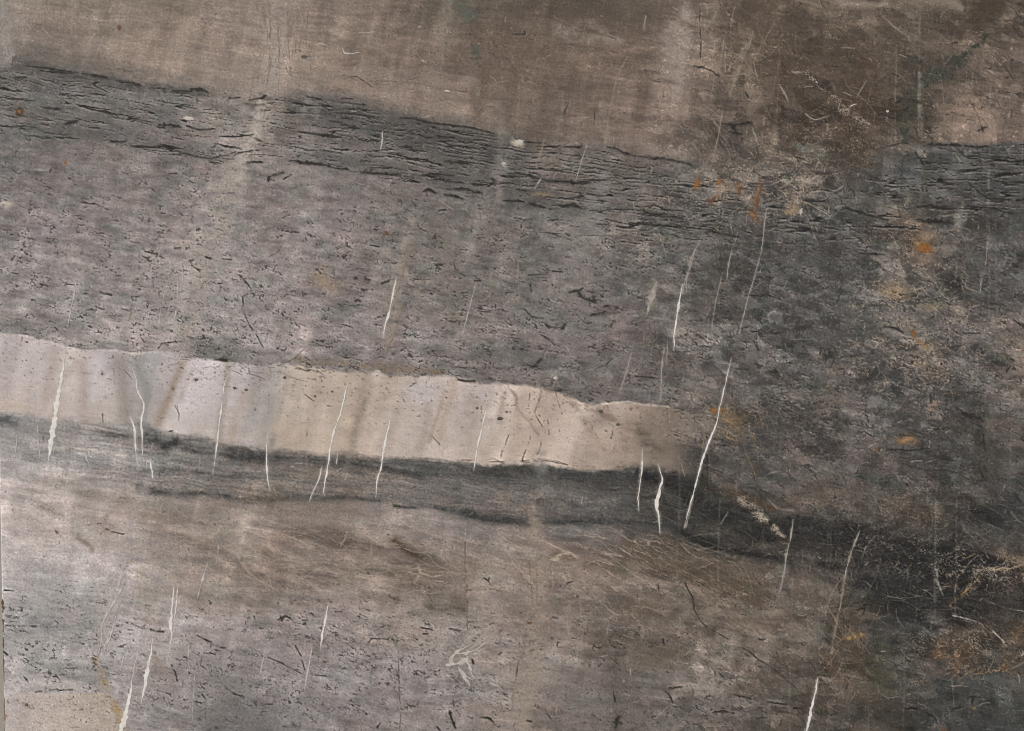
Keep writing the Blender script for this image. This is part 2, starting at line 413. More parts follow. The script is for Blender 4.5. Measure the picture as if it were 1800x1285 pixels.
# ---- dark upper part of the middle bed
DK = (76, 74, 71)
for pts, al in [([(60, 118, 8), (160, 136, 9), (260, 155, 9), (370, 166, 6)], .55), ([(520, 185, 18), (640, 205, 24), (740, 232, 26), (840, 250, 24), (900, 275, 22)], .62),
                ([(560, 275, 12), (660, 292, 13), (760, 310, 14), (860, 322, 14), (960, 345, 14)], .42), ([(720, 250, 20), (800, 268, 20), (860, 280, 20)], .5),
                ([(880, 360, 14), (1000, 362, 14), (1100, 370, 14), (1200, 385, 14), (1300, 405, 12)], .45), ([(1080, 300, 14), (1180, 320, 16), (1280, 380, 16), (1400, 400, 20)], .3),
                ([(1640, 290, 18), (1720, 320, 24), (1800, 330, 30)], .45), ([(1600, 372, 12), (1680, 385, 14), (1800, 395, 20)], .45), ([(1490, 365, 12), (1580, 400, 10)], .45),
                ([(100, 225, 12), (250, 250, 14), (380, 280, 10)], .3)]:
    stroke(pts, DK, al, 12, .9)
blob(1735, 395, 40, 22, (62, 58, 54), .6, 0.05, 10, 2)
# pale fault line across the middle bed near x = 900
stroke([(880, 230, 6), (912, 250, 7), (890, 280, 7), (882, 320, 7), (880, 400, 8)], (120, 116, 111), .55, 8, .8)
for x0, y0, x1, y1, w, c, al in [
        (730, 400, 690, 540, 7, (136, 127, 119), .5), (700, 540, 680, 610, 5, (142, 132, 122), .6), (740, 490, 730, 530, 4, (140, 130, 118), .5),
        (420, 300, 405, 350, 4, (158, 146, 134), .5), (790, 430, 800, 560, 20, (114, 106, 96), .4), (1060, 350, 1040, 500, 24, (124, 120, 116), .35),
        (1148, 490, 1135, 550, 5, (128, 122, 112), .7), (560, 480, 590, 500, 12, (142, 126, 110), .5), (1130, 600, 1190, 640, 14, (98, 88, 78), .4),
        (300, 470, 290, 560, 14, (146, 138, 132), .4), (950, 540, 1000, 600, 24, (124, 118, 115), .4), (1700, 540, 1800, 640, 26, (120, 110, 102), .4),
        (1790, 600, 1800, 690, 20, (134, 121, 110), .5), (1470, 640, 1450, 720, 22, (112, 102, 94), .5), (1240, 440, 1300, 560, 18, (86, 80, 72), .35)]:
    stroke([(x0, y0, w), (x1, y1, w)], c, al, 12, .9)
# dark clouds just over the pale bed
for x, y, rx, ry, al in [(370, 612, 50, 14, .6), (400, 630, 25, 8, .6), (610, 625, 30, 12, .5), (840, 622, 24, 12, .45), (915, 612, 20, 16, .55), (950, 640, 30, 16, .5), (560, 600, 30, 12, .3), (765, 615, 40, 12, .35), (100, 570, 40, 16, .3), (35, 575, 30, 9, .35), (1020, 690, 26, 16, .35)]:
    blob(x, y, rx, ry, (86, 84, 81), al, 0.1, 10, 1.2)
stroke([(520, 632, 7), (620, 642, 7), (700, 648, 6), (780, 655, 5)], (128, 112, 94), .55, 5, .9)
# right hand shattered zone
for x, y, rx, ry, c, al in [(1585, 545, 45, 30, (118, 111, 106), .5), (1610, 590, 50, 22, (112, 104, 98), .5), (1570, 500, 30, 22, (112, 100, 88), .5), (1640, 470, 30, 30, (78, 74, 68), .4),
                            (1340, 745, 35, 20, (72, 70, 67), .7), (1350, 770, 30, 20, (74, 72, 69), .5), (1700, 735, 30, 22, (58, 54, 50), .7), (1680, 700, 30, 25, (70, 67, 64), .5),
                            (1590, 745, 30, 16, (72, 70, 67), .5), (1730, 800, 25, 40, (64, 58, 50), .5), (1420, 480, 60, 50, (80, 78, 75), .4), (1480, 560, 60, 40, (78, 77, 75), .4),
                            (1300, 760, 30, 25, (104, 92, 82), .4), (1770, 745, 30, 16, (92, 82, 72), .5), (1640, 625, 30, 14, (120, 104, 88), .4), (1750, 905, 46, 26, (52, 51, 50), .85),
                            (1775, 935, 40, 16, (92, 88, 84), .3), (1560, 880, 50, 18, (104, 94, 86), .4), (1620, 900, 60, 22, (92, 80, 70), .4), (1450, 870, 60, 30, (102, 92, 85), .5)]:
    blob(x, y, rx, ry, c, al, 0.25, 16, 1.2)

# ---- the pale bed
PB = np.array([(0, 186, 173, 167), (50, 188, 174, 166), (100, 178, 164, 157), (140, 178, 163, 153), (180, 196, 184, 180), (225, 170, 158, 150), (260, 158, 151, 146), (300, 182, 170, 164), (350, 192, 180, 175), (420, 186, 174, 168), (470, 172, 163, 157), (520, 184, 168, 154), (600, 178, 161, 146), (680, 178, 160, 146), (760, 184, 169, 159), (850, 182, 166, 156), (930, 186, 167, 152), (1010, 186, 167, 153), (1060, 178, 160, 147), (1110, 158, 140, 126), (1160, 128, 113, 100), (1240, 112, 100, 90)], float)
slx = PX + 0.28 * (PY - pt_l) + 8 * wx
pale = np.stack([np.interp(slx, PB[:, 0], PB[:, k]) for k in (1, 2, 3)], -1).astype(F)
base_C = C.copy()
C = pale * (np.array([1.03, 1.042, 1.06], F) + (1 - smooth(380, 560, PX))[..., None] * np.array([.0, .005, .015], F)) * (1 + 0.05 * n_big + 0.07 * n_med + 0.008 * n_str + .05 * n_lump)[..., None]
tb = np.clip((PY - pt_l) / np.maximum(pb_l - pt_l, 1), 0, 1)
mix(0.30 * smooth(0.45, 0.9, tb + 0.3 * n_med), (188, 171, 157))
slv = fbm(slx / 52, PY / 260, 151, 2)
C += (slv * 36)[..., None] * np.array([1, 1.0, 1.02], F)
# brown slanting stains in the pale bed (top x, top y, bottom x, bottom y, width)
for x0, y0, x1, y1, w, c, al in [
        (322, 640, 278, 745, 9, (156, 139, 126), .75), (340, 650, 318, 700, 5, (160, 144, 132), .4), (400, 640, 385, 785, 8, (158, 146, 138), .7), (432, 690, 402, 785, 9, (166, 148, 134), .6), (468, 650, 440, 720, 8, (164, 150, 140), .45),
        (215, 640, 220, 740, 14, (152, 141, 134), .75), (240, 640, 262, 700, 10, (150, 146, 141), .8), (258, 690, 250, 750, 9, (150, 146, 141), .7), (275, 650, 262, 740, 6, (176, 170, 166), .5), (480, 700, 462, 790, 12, (150, 146, 141), .6), (505, 660, 478, 780, 8, (162, 147, 134), .5),
        (95, 620, 80, 700, 10, (170, 155, 146), .5), (145, 640, 150, 740, 10, (165, 149, 137), .5), (130, 640, 60, 740, 7, (172, 158, 150), .4), (560, 660, 540, 760, 12, (172, 156, 142), .45), (800, 665, 770, 770, 9, (168, 148, 132), .55), (782, 690, 752, 780, 4, (160, 140, 124), .5),
        (886, 690, 878, 740, 6, (164, 148, 136), .5), (700, 690, 660, 780, 5, (196, 180, 164), .4), (640, 700, 625, 760, 5, (166, 148, 134), .4), (665, 760, 650, 790, 4, (204, 190, 174), .6), (1015, 780, 1005, 820, 8, (160, 140, 126), .4), (590, 660, 600, 800, 20, (176, 160, 145), .4)]:
    stroke([(x0, y0, w), (x1, y1, w)], c, al, 6)
for x, y, rx, ry, c, al in [(180, 680, 22, 26, (200, 189, 185), .8), (165, 725, 20, 14, (190, 176, 170), .6), (360, 700, 30, 40, (198, 187, 184), .6), (290, 650, 20, 18, (192, 181, 177), .5), (425, 720, 14, 40, (196, 185, 182), .4), (745, 690, 34, 20, (194, 184, 182), .7), (840, 690, 26, 18, (192, 181, 177), .6),
                            (715, 770, 20, 16, (192, 178, 170), .5), (975, 715, 30, 24, (192, 174, 162), .4), (1060, 770, 30, 22, (194, 174, 160), .5), (1000, 750, 24, 24, (196, 178, 164), .4), (940, 790, 50, 14, (192, 172, 158), .4), (60, 630, 60, 18, (192, 181, 177), .5), (120, 715, 16, 22, (192, 178, 174), .5),
                            (612, 745, 16, 18, (196, 178, 160), .7), (590, 780, 40, 14, (196, 178, 158), .5), (520, 760, 40, 22, (190, 172, 156), .5), (20, 715, 30, 12, (192, 174, 158), .5), (660, 658, 8, 5, (205, 194, 190), .7), (570, 690, 30, 20, (170, 154, 141), .5), (1080, 725, 30, 8, (172, 154, 142), .4)]:
    blob(x, y, rx, ry, c, al, 0.1, 8, 1.5)
# brown cracks at its right end
for pts, c, al in [(T(5, [(900, 780, 14), (930, 860, 14), (1000, 930, 12), (1030, 1000, 10)]), (140, 122, 108), .7), (T(5, [(1180, 790, 26), (1240, 870, 30), (1320, 960, 24), (1390, 1070, 30)]), (142, 124, 111), .75),
                   (T(5, [(1290, 850, 20), (1400, 890, 26), (1470, 950, 30), (1560, 965, 30), (1640, 1020, 40)]), (116, 100, 88), .8), (T(5, [(1560, 960, 30), (1600, 1040, 40), (1660, 1090, 40)]), (84, 75, 66), .75),
                   (T(5, [(1590, 1100, 30), (1700, 1100, 50)]), (112, 96, 82), .6), (T(5, [(820, 740, 20), (840, 850, 16)]), (158, 140, 126), .6), (T(5, [(1700, 860, 40), (1793, 950, 70)]), (126, 110, 97), .7), (T(5, [(880, 760, 10), (920, 810, 10)]), (130, 112, 98), .5)]:
    stroke([(p[0], p[1], p[2] * .75) for p in pts], np.array(c) + 8, al * .6, 10, 1.2)
hs = perlin(BU / 140, BV / 2.4, 161) + perlin(BU / 60, BV / 3.1, 162)
mul(1 + 0.008 * hs * smooth(0.5, 0.9, tb))
mp = m_pale * np.clip(fade_r + 0.25 * m_pale * smooth(1130, 1170, PX) * (1 - smooth(1190, 1250, PX)), 0, 1)
C = base_C * (1 - mp[..., None]) + C * mp[..., None]
stroke(T(4, [(0, 470, 6), (130, 480, 7), (250, 510, 7), (340, 530, 6), (430, 556, 5), (600, 556, 6), (700, 573, 6), (830, 562, 6)]), (206, 194, 186), .6, 1.5, .6)
stroke(T(5, [(1370, 838, 6), (1500, 828, 7), (1600, 842, 7), (1720, 850, 5)]), (206, 192, 180), .6, 2, .8)
stroke(T(5, [(590, 700, 10), (700, 720, 8), (980, 742, 6)]), (200, 186, 174), .35, 2, .8)
stroke(T(4, [(0, 380, 9), (60, 395, 9), (100, 385, 6)]), (160, 150, 140), .6, 3, .6)

# ---- dark seam under it
DS = (66, 66, 65)
for pts, al, wp in [(T(4, [(0, 930, 45), (200, 960, 50), (420, 970, 50), (640, 990, 50)]), .16, 14), (T(4, [(0, 925, 30), (60, 930, 30)]), .4, 8), (T(4, [(560, 1000, 26), (660, 1000, 26)]), .45, 8), (T(4, [(770, 1010, 40), (860, 1060, 40), (930, 1040, 30)]), .7, 8), (T(4, [(970, 1080, 18), (1040, 1085, 18)]), .5, 6),
                    (T(4, [(1210, 1100, 34), (1320, 1110, 40), (1430, 1125, 40)]), .75, 8), (T(4, [(850, 1040, 24), (1100, 1090, 24), (1793, 1150, 20)]), .40, 10), (T(4, [(760, 1180, 14), (1000, 1200, 16), (1400, 1230, 12)]), .35, 10), (T(4, [(1660, 1160, 14), (1793, 1170, 22)]), .4, 8),
                    (T(5, [(0, 1140, 20), (200, 1160, 26), (330, 1200, 26), (420, 1215, 20)]), .7, 9), (T(5, [(420, 1200, 30), (600, 1215, 24), (740, 1210, 34)]), .4, 9), (T(5, [(740, 1200, 30), (900, 1195, 36), (1100, 1205, 34), (1280, 1220, 36), (1500, 1215, 40), (1640, 1215, 40)]), .78, 9),
                    (T(5, [(860, 1190, 22), (960, 1180, 22), (1010, 1200, 20)]), .5, 6), (T(5, [(1350, 1225, 40), (1600, 1230, 50), (1793, 1240, 50)]), .5, 9),
                    (T(8, [(640, 150, 20), (720, 165, 26), (860, 182, 24), (1000, 198, 18), (1060, 185, 20), (1200, 182, 16), (1390, 188, 22), (1550, 195, 30), (1793, 220, 34)]), .85, 6), (T(8, [(280, 104, 8), (400, 112, 10), (480, 105, 12), (600, 130, 18), (680, 140, 20)]), .65, 5),
                    (T(8, [(0, 62, 14), (100, 65, 14), (200, 78, 10)]), .5, 5), (T(7, [(740, 10, 30), (950, 45, 18), (1080, 35, 14), (1280, 70, 18), (1540, 60, 22), (1793, 66, 18)]), .55, 7), (T(7, [(1220, 80, 40), (1420, 95, 30)]), .25, 8),
                    (T(8, [(1000, 60, 60), (1300, 80, 70), (1500, 90, 70)]), .22, 12), (T(9, [(0, 225, 26), (150, 290, 30), (300, 340, 30), (450, 380, 36), (620, 400, 40)]), .6, 10), (T(9, [(0, 100, 70), (150, 90, 60), (330, 170, 60)]), .45, 12),
                    (T(9, [(330, 160, 20), (380, 190, 20)]), .7, 6), (T(9, [(560, 190, 24), (700, 210, 40), (860, 240, 40), (1000, 280, 46)]), .6, 12), (T(9, [(720, 130, 14), (850, 170, 24), (960, 260, 30)]), .5, 8)]:
    stroke(pts, DS, al, wp, .8)
for pts in [[(560, 845, 14), (700, 850, 16), (850, 868, 18), (1000, 880, 16), (1080, 882, 8)]]:
    stroke(pts, (122, 115, 111), .55, 10, .9)
DB = (42, 42, 42)
for pts, al, wp in [(T(9, [(960, 290, 28), (1100, 320, 34), (1300, 370, 42), (1450, 400, 40), (1640, 415, 24)]), .8, 10), (T(9, [(720, 410, 14), (800, 420, 18)]), .75, 6), (T(9, [(1160, 310, 22), (1300, 350, 26), (1400, 350, 26), (1560, 385, 24), (1660, 400, 16)]), .6, 8),
                    (T(9, [(940, 500, 60), (1100, 500, 80), (1250, 560, 80), (1350, 520, 60)]), .55, 14), (T(9, [(1060, 600, 50), (1200, 650, 60), (1250, 690, 30)]), .7, 12), (T(9, [(1480, 620, 90), (1650, 600, 90), (1793, 620, 80)]), .4, 14), (T(9, [(1350, 440, 30), (1460, 470, 40)]), .5, 8),
                    (T(9, [(1530, 120, 30), (1640, 180, 40), (1720, 230, 20)]), .75, 8), (T(9, [(0, 20, 20), (90, 60, 24), (130, 80, 10)]), .5, 6), (T(9, [(250, 150, 12), (330, 180, 14), (380, 180, 12)]), .6, 6)]:
    stroke(pts, DB, al, wp, .8)
for pts, al in [([(1130, 838, 9), (1180, 850, 14), (1220, 880, 14), (1260, 905, 12), (1320, 945, 14)], .65), ([(1340, 925, 12), (1400, 925, 20), (1480, 942, 20), (1560, 952, 20), (1640, 968, 20), (1720, 986, 12), (1770, 992, 6)], .8), ([(1320, 940, 10), (1420, 940, 16), (1520, 955, 20), (1640, 975, 22), (1740, 992, 10)], .7), ([(1540, 1030, 20), (1620, 1060, 28), (1700, 1060, 24)], .5), ([(1390, 965, 8), (1480, 975, 10), (1580, 990, 8), (1680, 1000, 6)], .5), ([(1190, 934, 7), (1250, 958, 9), (1310, 972, 8), (1390, 988, 6)], .7), ([(1460, 995, 5), (1540, 1002, 6), (1640, 1010, 4)], .5)]:
    stroke([(p[0], p[1], p[2] * 1.2) for p in pts], (44, 43, 42), min(1, al * 1.2), 7, .8)
# brown tongue and pale vein at its right
stroke(T(9, [(240, 20, 30), (330, 60, 26), (420, 90, 20), (500, 130, 16)]), (84, 70, 58), .75, 5, .6)
stroke(T(9, [(170, 10, 20), (260, 60, 20), (330, 110, 10)]), (66, 60, 52), .6, 5, .6)
braid(T(9, [(285, 60, 14), (340, 105, 24), (400, 165, 26), (470, 210, 24), (540, 265, 10)]), (150, 138, 123), .9, None, 8, .2, .4, 540, .12)
for k in range(1):
    stroke(T(9, [(280 + 14 * k, 55 + 12 * k, 6), (340, 100 + 6 * k, 14), (400, 150 + 9 * k, 14), (470, 205, 16), (540, 265, 8)]), (150, 138, 124), .55, 9, 2.0)
stroke(T(9, [(440, 60, 4), (500, 115, 6), (580, 130, 4)]), (138, 124, 110), .6, 3, .8)
blob(1250, 915, 10, 10, (60, 58, 52), .3)

# ---- lower bed
for x0, y0, x1, y1, w, c, al in [
        (240, 900, 380, 950, 26, (118, 105, 94), .4), (430, 880, 620, 900, 16, (116, 104, 93), .4), (520, 940, 600, 950, 22, (104, 92, 82), .5), (700, 950, 740, 985, 9, (92, 80, 68), .85), (735, 985, 830, 990, 10, (108, 96, 84), .5),
        (690, 1000, 815, 1010, 18, (112, 99, 88), .6), (700, 1030, 815, 1050, 16, (112, 101, 91), .6), (640, 1050, 700, 1055, 8, (104, 94, 84), .5), (760, 1062, 815, 1072, 10, (104, 94, 84), .6), (980, 980, 1090, 1005, 16, (104, 91, 80), .6), (1110, 960, 1200, 1010, 20, (92, 80, 68), .6), (1080, 1060, 1180, 1080, 14, (96, 86, 75), .6),
        (1200, 985, 1340, 1040, 20, (84, 72, 60), .6), (1215, 1010, 1330, 1050, 10, (80, 69, 58), .5), (1290, 1050, 1340, 1060, 10, (92, 78, 66), .5), (870, 1000, 1180, 1030, 9, (146, 131, 119), .45), (740, 990, 960, 1005, 8, (144, 129, 117), .4), (1060, 1120, 1200, 1150, 12, (100, 90, 80), .5), (1130, 1155, 1200, 1170, 14, (98, 88, 78), .4),
        (1200, 1085, 1420, 1110, 9, (134, 120, 109), .45), (1280, 1090, 1400, 1090, 7, (90, 80, 70), .4), (1330, 1120, 1430, 1125, 7, (142, 129, 119), .5), (960, 1060, 1010, 1080, 12, (114, 104, 95), .5), (880, 1050, 930, 1070, 14, (118, 106, 96), .4), (1030, 1050, 1070, 1065, 14, (110, 102, 98), .5),
        (935, 1150, 925, 1300, 22, (148, 135, 122), .5), (945, 900, 945, 1100, 24, (142, 126, 112), .4), (1085, 1160, 1085, 1280, 12, (88, 80, 73), .5), (1000, 1200, 1050, 1230, 26, (112, 106, 102), .4), (1240, 1230, 1300, 1260, 26, (120, 112, 106), .4), (1080, 1180, 1130, 1290, 24, (104, 96, 90), .4),
        (130, 945, 160, 965, 8, (128, 118, 108), .6), (130, 915, 200, 930, 14, (164, 152, 147), .6), (170, 940, 215, 965, 10, (172, 158, 150), .5), (40, 905, 90, 940, 24, (166, 154, 149), .5), (75, 895, 110, 900, 9, (134, 124, 117), .5), (110, 850, 220, 880, 10, (132, 121, 113), .4), (160, 870, 170, 930, 10, (150, 138, 130), .3),
        (60, 1010, 160, 1060, 40, (147, 143, 138), .5), (30, 1090, 160, 1120, 34, (126, 125, 122), .5), (60, 1170, 160, 1190, 22, (120, 118, 115), .5), (215, 960, 180, 1120, 14, (158, 149, 144), .4), (250, 1000, 260, 1090, 16, (150, 138, 124), .3), (285, 970, 280, 1030, 20, (132, 124, 118), .4), (270, 1150, 300, 1200, 6, (150, 136, 122), .4),
        (170, 1160, 200, 1240, 9, (156, 138, 116), .6), (200, 1240, 215, 1280, 9, (166, 144, 112), .7), (460, 1160, 540, 1200, 24, (140, 133, 130), .4), (400, 1230, 460, 1290, 30, (110, 106, 103), .5), (330, 1160, 420, 1200, 30, (124, 119, 115), .4), (360, 1250, 500, 1290, 24, (112, 108, 106), .4),
        (1420, 990, 1400, 1090, 30, (100, 90, 82), .3), (1475, 1110, 1520, 1170, 14, (72, 63, 52), .5), (1560, 1140, 1540, 1200, 22, (74, 72, 58), .5), (1450, 1150, 1480, 1200, 10, (92, 78, 66), .5), (1540, 1220, 1560, 1280, 30, (76, 70, 60), .4), (1620, 1150, 1650, 1180, 14, (104, 92, 84), .4),
        (1700, 1220, 1790, 1260, 40, (74, 74, 72), .4), (1560, 1100, 1640, 1110, 20, (86, 84, 82), .4), (1640, 1090, 1660, 1110, 12, (104, 100, 97), .5), (1520, 1090, 1530, 1120, 8, (100, 92, 86), .5), (1735, 1150, 1765, 1170, 12, (86, 84, 82), .6)]:
    stroke([(x0, y0, w), (x1, y1, w)], c, al, 14, .7)
# pale corner at the lower left
s_ = smooth(-1, 1, (PY - (1219 + 3 * n_rag + 4 * n_med)) / 3.5) * (1 - smooth(-1, 1, (PX - (188 + 0.35 * (PY - 1219)) + 6 * n_med) / 9))
base_C = C.copy()
pc = np.stack([np.interp(PX, [0, 40, 80, 180], [r0, r1, r2, r3]) for r0, r1, r2, r3 in [(184, 182, 192, 180), (173, 170, 178, 165), (169, 165, 169, 152)]], -1).astype(F)
C = pc * (1 + 0.07 * n_big + 0.06 * n_med)[..., None]
C = base_C * (1 - 0.9 * s_[..., None]) + C * 0.9 * s_[..., None]
# step in tone along the vertical cracks
mul(1 - 0.07 * smooth(700, 730, PX) * (1 - smooth(818.5, 820.5, PX + 1.2 * n_rag)) * smooth(1000, 1020, PY) * (1 - smooth(1075, 1095, PY)))
mul(1 + 0.04 * smooth(818.5, 820.5, PX + 1.2 * n_rag) * (1 - smooth(860, 900, PX)) * smooth(1050, 1075, PY) * (1 - smooth(1110, 1150, PY)))
mul(1 + 0.05 * smooth(458, 462, PX - 0.08 * (PY - 1180)) * (1 - smooth(540, 546, PX + 0.35 * (PY - 1180))) * smooth(1140, 1165, PY) * (1 - smooth(1216, 1240, PY)))
# brown fragment, lower right, and tan seams
for k, (x, y, rx, ry) in enumerate([(1692, 1150, 24, 36), (1660, 1135, 22, 22), (1650, 1150, 16, 14), (1785, 1165, 30, 22), (1790, 1115, 20, 22), (1715, 1170, 16, 16)]):
    blob(x, y, rx, ry, [(92, 76, 62), (84, 72, 62)][k % 2], .8, 0.2, 10, 2.0)
for pts, c, w, al in [
        (T(9, [(1530, 445), (1600, 440), (1690, 445)]), (150, 136, 118), 4, .7), (T(9, [(1640, 380), (1700, 375), (1793, 385)]), (134, 112, 90), 5, .6), (T(9, [(1700, 400), (1793, 430)]), (112, 94, 76), 8, .5), (T(9, [(1555, 490), (1540, 520), (1500, 555), (1450, 590), (1410, 630)]), (140, 110, 74), 3.5, .75), (T(9, [(1535, 500), (1480, 560)]), (150, 124, 92), 1.6, .7),
        (T(9, [(1420, 680), (1500, 695), (1600, 735), (1690, 820)]), (150, 142, 132), 1.4, .7), (T(9, [(1400, 760), (1360, 800), (1340, 850), (1390, 900)]), (128, 104, 84), 5, .6), (T(9, [(1425, 990), (1560, 985), (1700, 965), (1793, 985)]), (156, 128, 98), 2.2, .75), (T(9, [(1720, 870), (1690, 940), (1650, 975)]), (156, 138, 118), 2.4, .7),
        (T(9, [(1793, 880), (1740, 920)]), (170, 158, 142), 4, .7), (T(9, [(1680, 830), (1740, 790), (1793, 770)]), (140, 122, 106), 6, .6), (T(9, [(1150, 1050), (1210, 1025), (1280, 1010)]), (130, 114, 100), 3, .6), (T(9, [(1390, 1170), (1400, 1210), (1360, 1250)]), (110, 102, 96), 5, .6),
        (T(9, [(870, 340), (850, 500), (830, 620), (800, 740), (780, 880), (740, 980), (715, 1040)]), (124, 108, 94), 4, .6), (T(9, [(720, 1100), (800, 1095), (930, 1035), (1020, 1025), (1030, 1080), (1080, 1112), (1200, 1090)]), (112, 106, 98), 1.2, .7), (T(9, [(1010, 260), (970, 310), (940, 380)]), (128, 122, 116), 1.2, .6),
        (T(9, [(545, 340), (540, 420), (515, 550)]), (136, 120, 108), 1.6, .6), (T(9, [(1330, 440), (1350, 520), (1370, 570)]), (124, 122, 118), 2.0, .6), (T(9, [(1600, 600), (1700, 640), (1793, 655)]), (116, 112, 106), 1.2, .6), (T(9, [(1180, 440), (1178, 510)]), (110, 108, 104), 1.0, .6),
        (T(9, [(1560, 180), (1700, 245), (1640, 310), (1600, 330)]), (112, 106, 98), 1.2, .5), (T(9, [(1460, 200), (1540, 290), (1600, 350)]), (98, 92, 78), 2, .5), (T(9, [(1700, 110), (1760, 180), (1793, 200)]), (110, 106, 102), 2, .5)]:
    if w >= 2.2:
        braid(pts, c, al * .95, w * 1.3, 7, .17, .25, 520 + int(w * 7))
    else:
        stroke(pts, c, al, 5, 1.2, w * .85)
# tan and cream patches of the shattered zone (middle right)
for r, x, y, rx, ry, c, al in [(3, 240, 980, 40, 26, (146, 128, 112), .7), (3, 640, 960, 40, 26, (150, 136, 122), .6), (3, 600, 1050, 40, 30, (150, 132, 116), .65), (3, 570, 1110, 34, 24, (160, 138, 112), .7), (3, 1240, 1180, 60, 30, (134, 114, 98), .5), (3, 1300, 1240, 50, 20, (140, 116, 96), .5),
                               (6, 1250, 70, 50, 40, (146, 124, 108), .65), (6, 1130, 240, 50, 26, (140, 120, 92), .55), (6, 1140, 370, 60, 26, (134, 126, 122), .6), (6, 1290, 330, 40, 20, (140, 122, 98), .5), (6, 1440, 350, 30, 24, (132, 122, 110), .6), (6, 1240, 640, 30, 14, (150, 130, 110), .6),
                               (6, 1320, 680, 40, 26, (136, 118, 104), .5), (6, 1310, 840, 16, 24, (136, 116, 102), .7), (6, 260, 900, 60, 40, (118, 98, 74), .5), (6, 270, 960, 60, 40, (100, 88, 70), .4), (6, 600, 1130, 60, 26, (124, 110, 100), .5), (6, 1170, 1030, 50, 20, (126, 104, 82), .6), (6, 1140, 480, 36, 26, (126, 120, 117), .6),
                               (2, 930, 750, 26, 14, (196, 180, 160), .9), (2, 855, 860, 10, 10, (186, 176, 166), .8), (2, 690, 430, 30, 16, (136, 124, 114), .6), (2, 725, 490, 16, 20, (134, 124, 112), .6), (1, 1005, 625, 32, 14, (150, 138, 134), .9), (1, 30, 1075, 30, 12, (176, 166, 154), .85), (1, 430, 555, 60, 16, (126, 120, 117), .6),
                               (2, 80, 1070, 0.1, .1, (0, 0, 0), 0), (3, 1440, 900, 60, 26, (112, 112, 106), .7), (3, 790, 190, 0.1, .1, (0, 0, 0), 0), (4, 1690, 190, 36, 24, (150, 132, 112), .55), (5, 1640, 290, 14, 60, (124, 116, 104), .6), (5, 1120, 700, 14, 10, (158, 150, 138), .8), (8, 1110, 920, 30, 26, (146, 140, 136), .5), (2, 1060, 1025, 50, 8, (132, 116, 98), .6)]:
    p = T(r, [(x, y)])[0]
    if al:
        blob(p[0], p[1], rx * K9 * 1.4, ry * K9 * 1.4, c, al, 0.1, 9, 1.5)
blob(1688, 384, 13, 24, (118, 114, 108), .85, 0.35, 5, 3)
stroke([(1692, 356, 3), (1690, 372, 3)], (112, 108, 102), .7, 3)

# ---- light hairlines: ridged noise, warped cells, scratches
REL = np.zeros(PX.shape, F)


z_low = np.clip(zone(650, 985, 420, 65, 2) + zone(1080, 990, 260, 70, 2) + 0.8 * zone(330, 960, 160, 60, 2) + 0.15 * zone(1320, 1020, 120, 60, 2), 0, 1) * (1 - .55 * smooth(1050, 1250, PX))
lsl = np.interp(PX, [0, 500, 900, 1300], [.2, .26, .3, .42]).astype(F)
SX, SY = PX + 16 * wx + 2 * n_rag, PY - lsl * (PX - 900) + 16 * wy + 1.6 * n_rag
e1 = worley_edge(SX / 120, SY / 17, 201)
mix(0.85 * z_low * (1 - smooth(0.0, 0.10, e1)) * smooth(-0.35, 0.3, n_blot + 0.6 * n_med), (162, 146, 132))
e1, tl = worley_edge((PX + 18 * wx) / 110, (PY - .2 * PX + 16 * wy) / 24, 211, True)
mul(1 + .15 * z_low * tl * smooth(0, .35, e1))
mix(.3 * z_low * (1 - smooth(0, .05, e1)), (166, 150, 136))
e1b = worley_edge(SX / 210, SY / 34, 207)
mix(0.45 * z_low * (1 - smooth(0.0, 0.035, e1b)), (172, 156, 142))
z_cell = np.clip(1.3 * zone(1010, 1085, 130, 55, 2) + 0.6 * zone(1160, 1110, 120, 60, 2) + .35 * zone(900, 1060, 60, 40, 2), 0, 1)
e2 = worley_edge((PX + 15 * wx + 2 * n_rag) / 62, (PY + 15 * wy + 2 * n_rag) / 36, 204)
mix(0.5 * z_cell * (1 - smooth(0.0, 0.06, e2)) * smooth(-0.5, 0.2, n_med), (160, 143, 128))
mul(1 - 0.06 * z_cell * smooth(0.12, 0.3, e2))
for q, (sx, sy, th, am, z) in enumerate([(60, 26, .022, .40, 0.25 + 0.75 * smooth(900, 1250, PX)), (34, 40, .020, .30, 0.5 + 0 * PX), (24, 14, .03, .28, smooth(1100, 1400, PX) + .3 * reg_m)]):
    r = np.abs(fbm((PX + 0.3 * PY) / sx + 3 * q, PY / sy, 210 + 7 * q, 3))
    br = smooth(0.0, 0.35, perlin(PX / 70 + 5 * q, PY / 70, 260 + q))
    m = (1 - smooth(0.0, th, r)) * br * np.clip(z, 0, 1) * am * (1 - .75 * m_pale)
    C += (C * 0.55 + 24 - C * 0.0)[...] * m[..., None] * np.array([1.0, .95, .88], F)
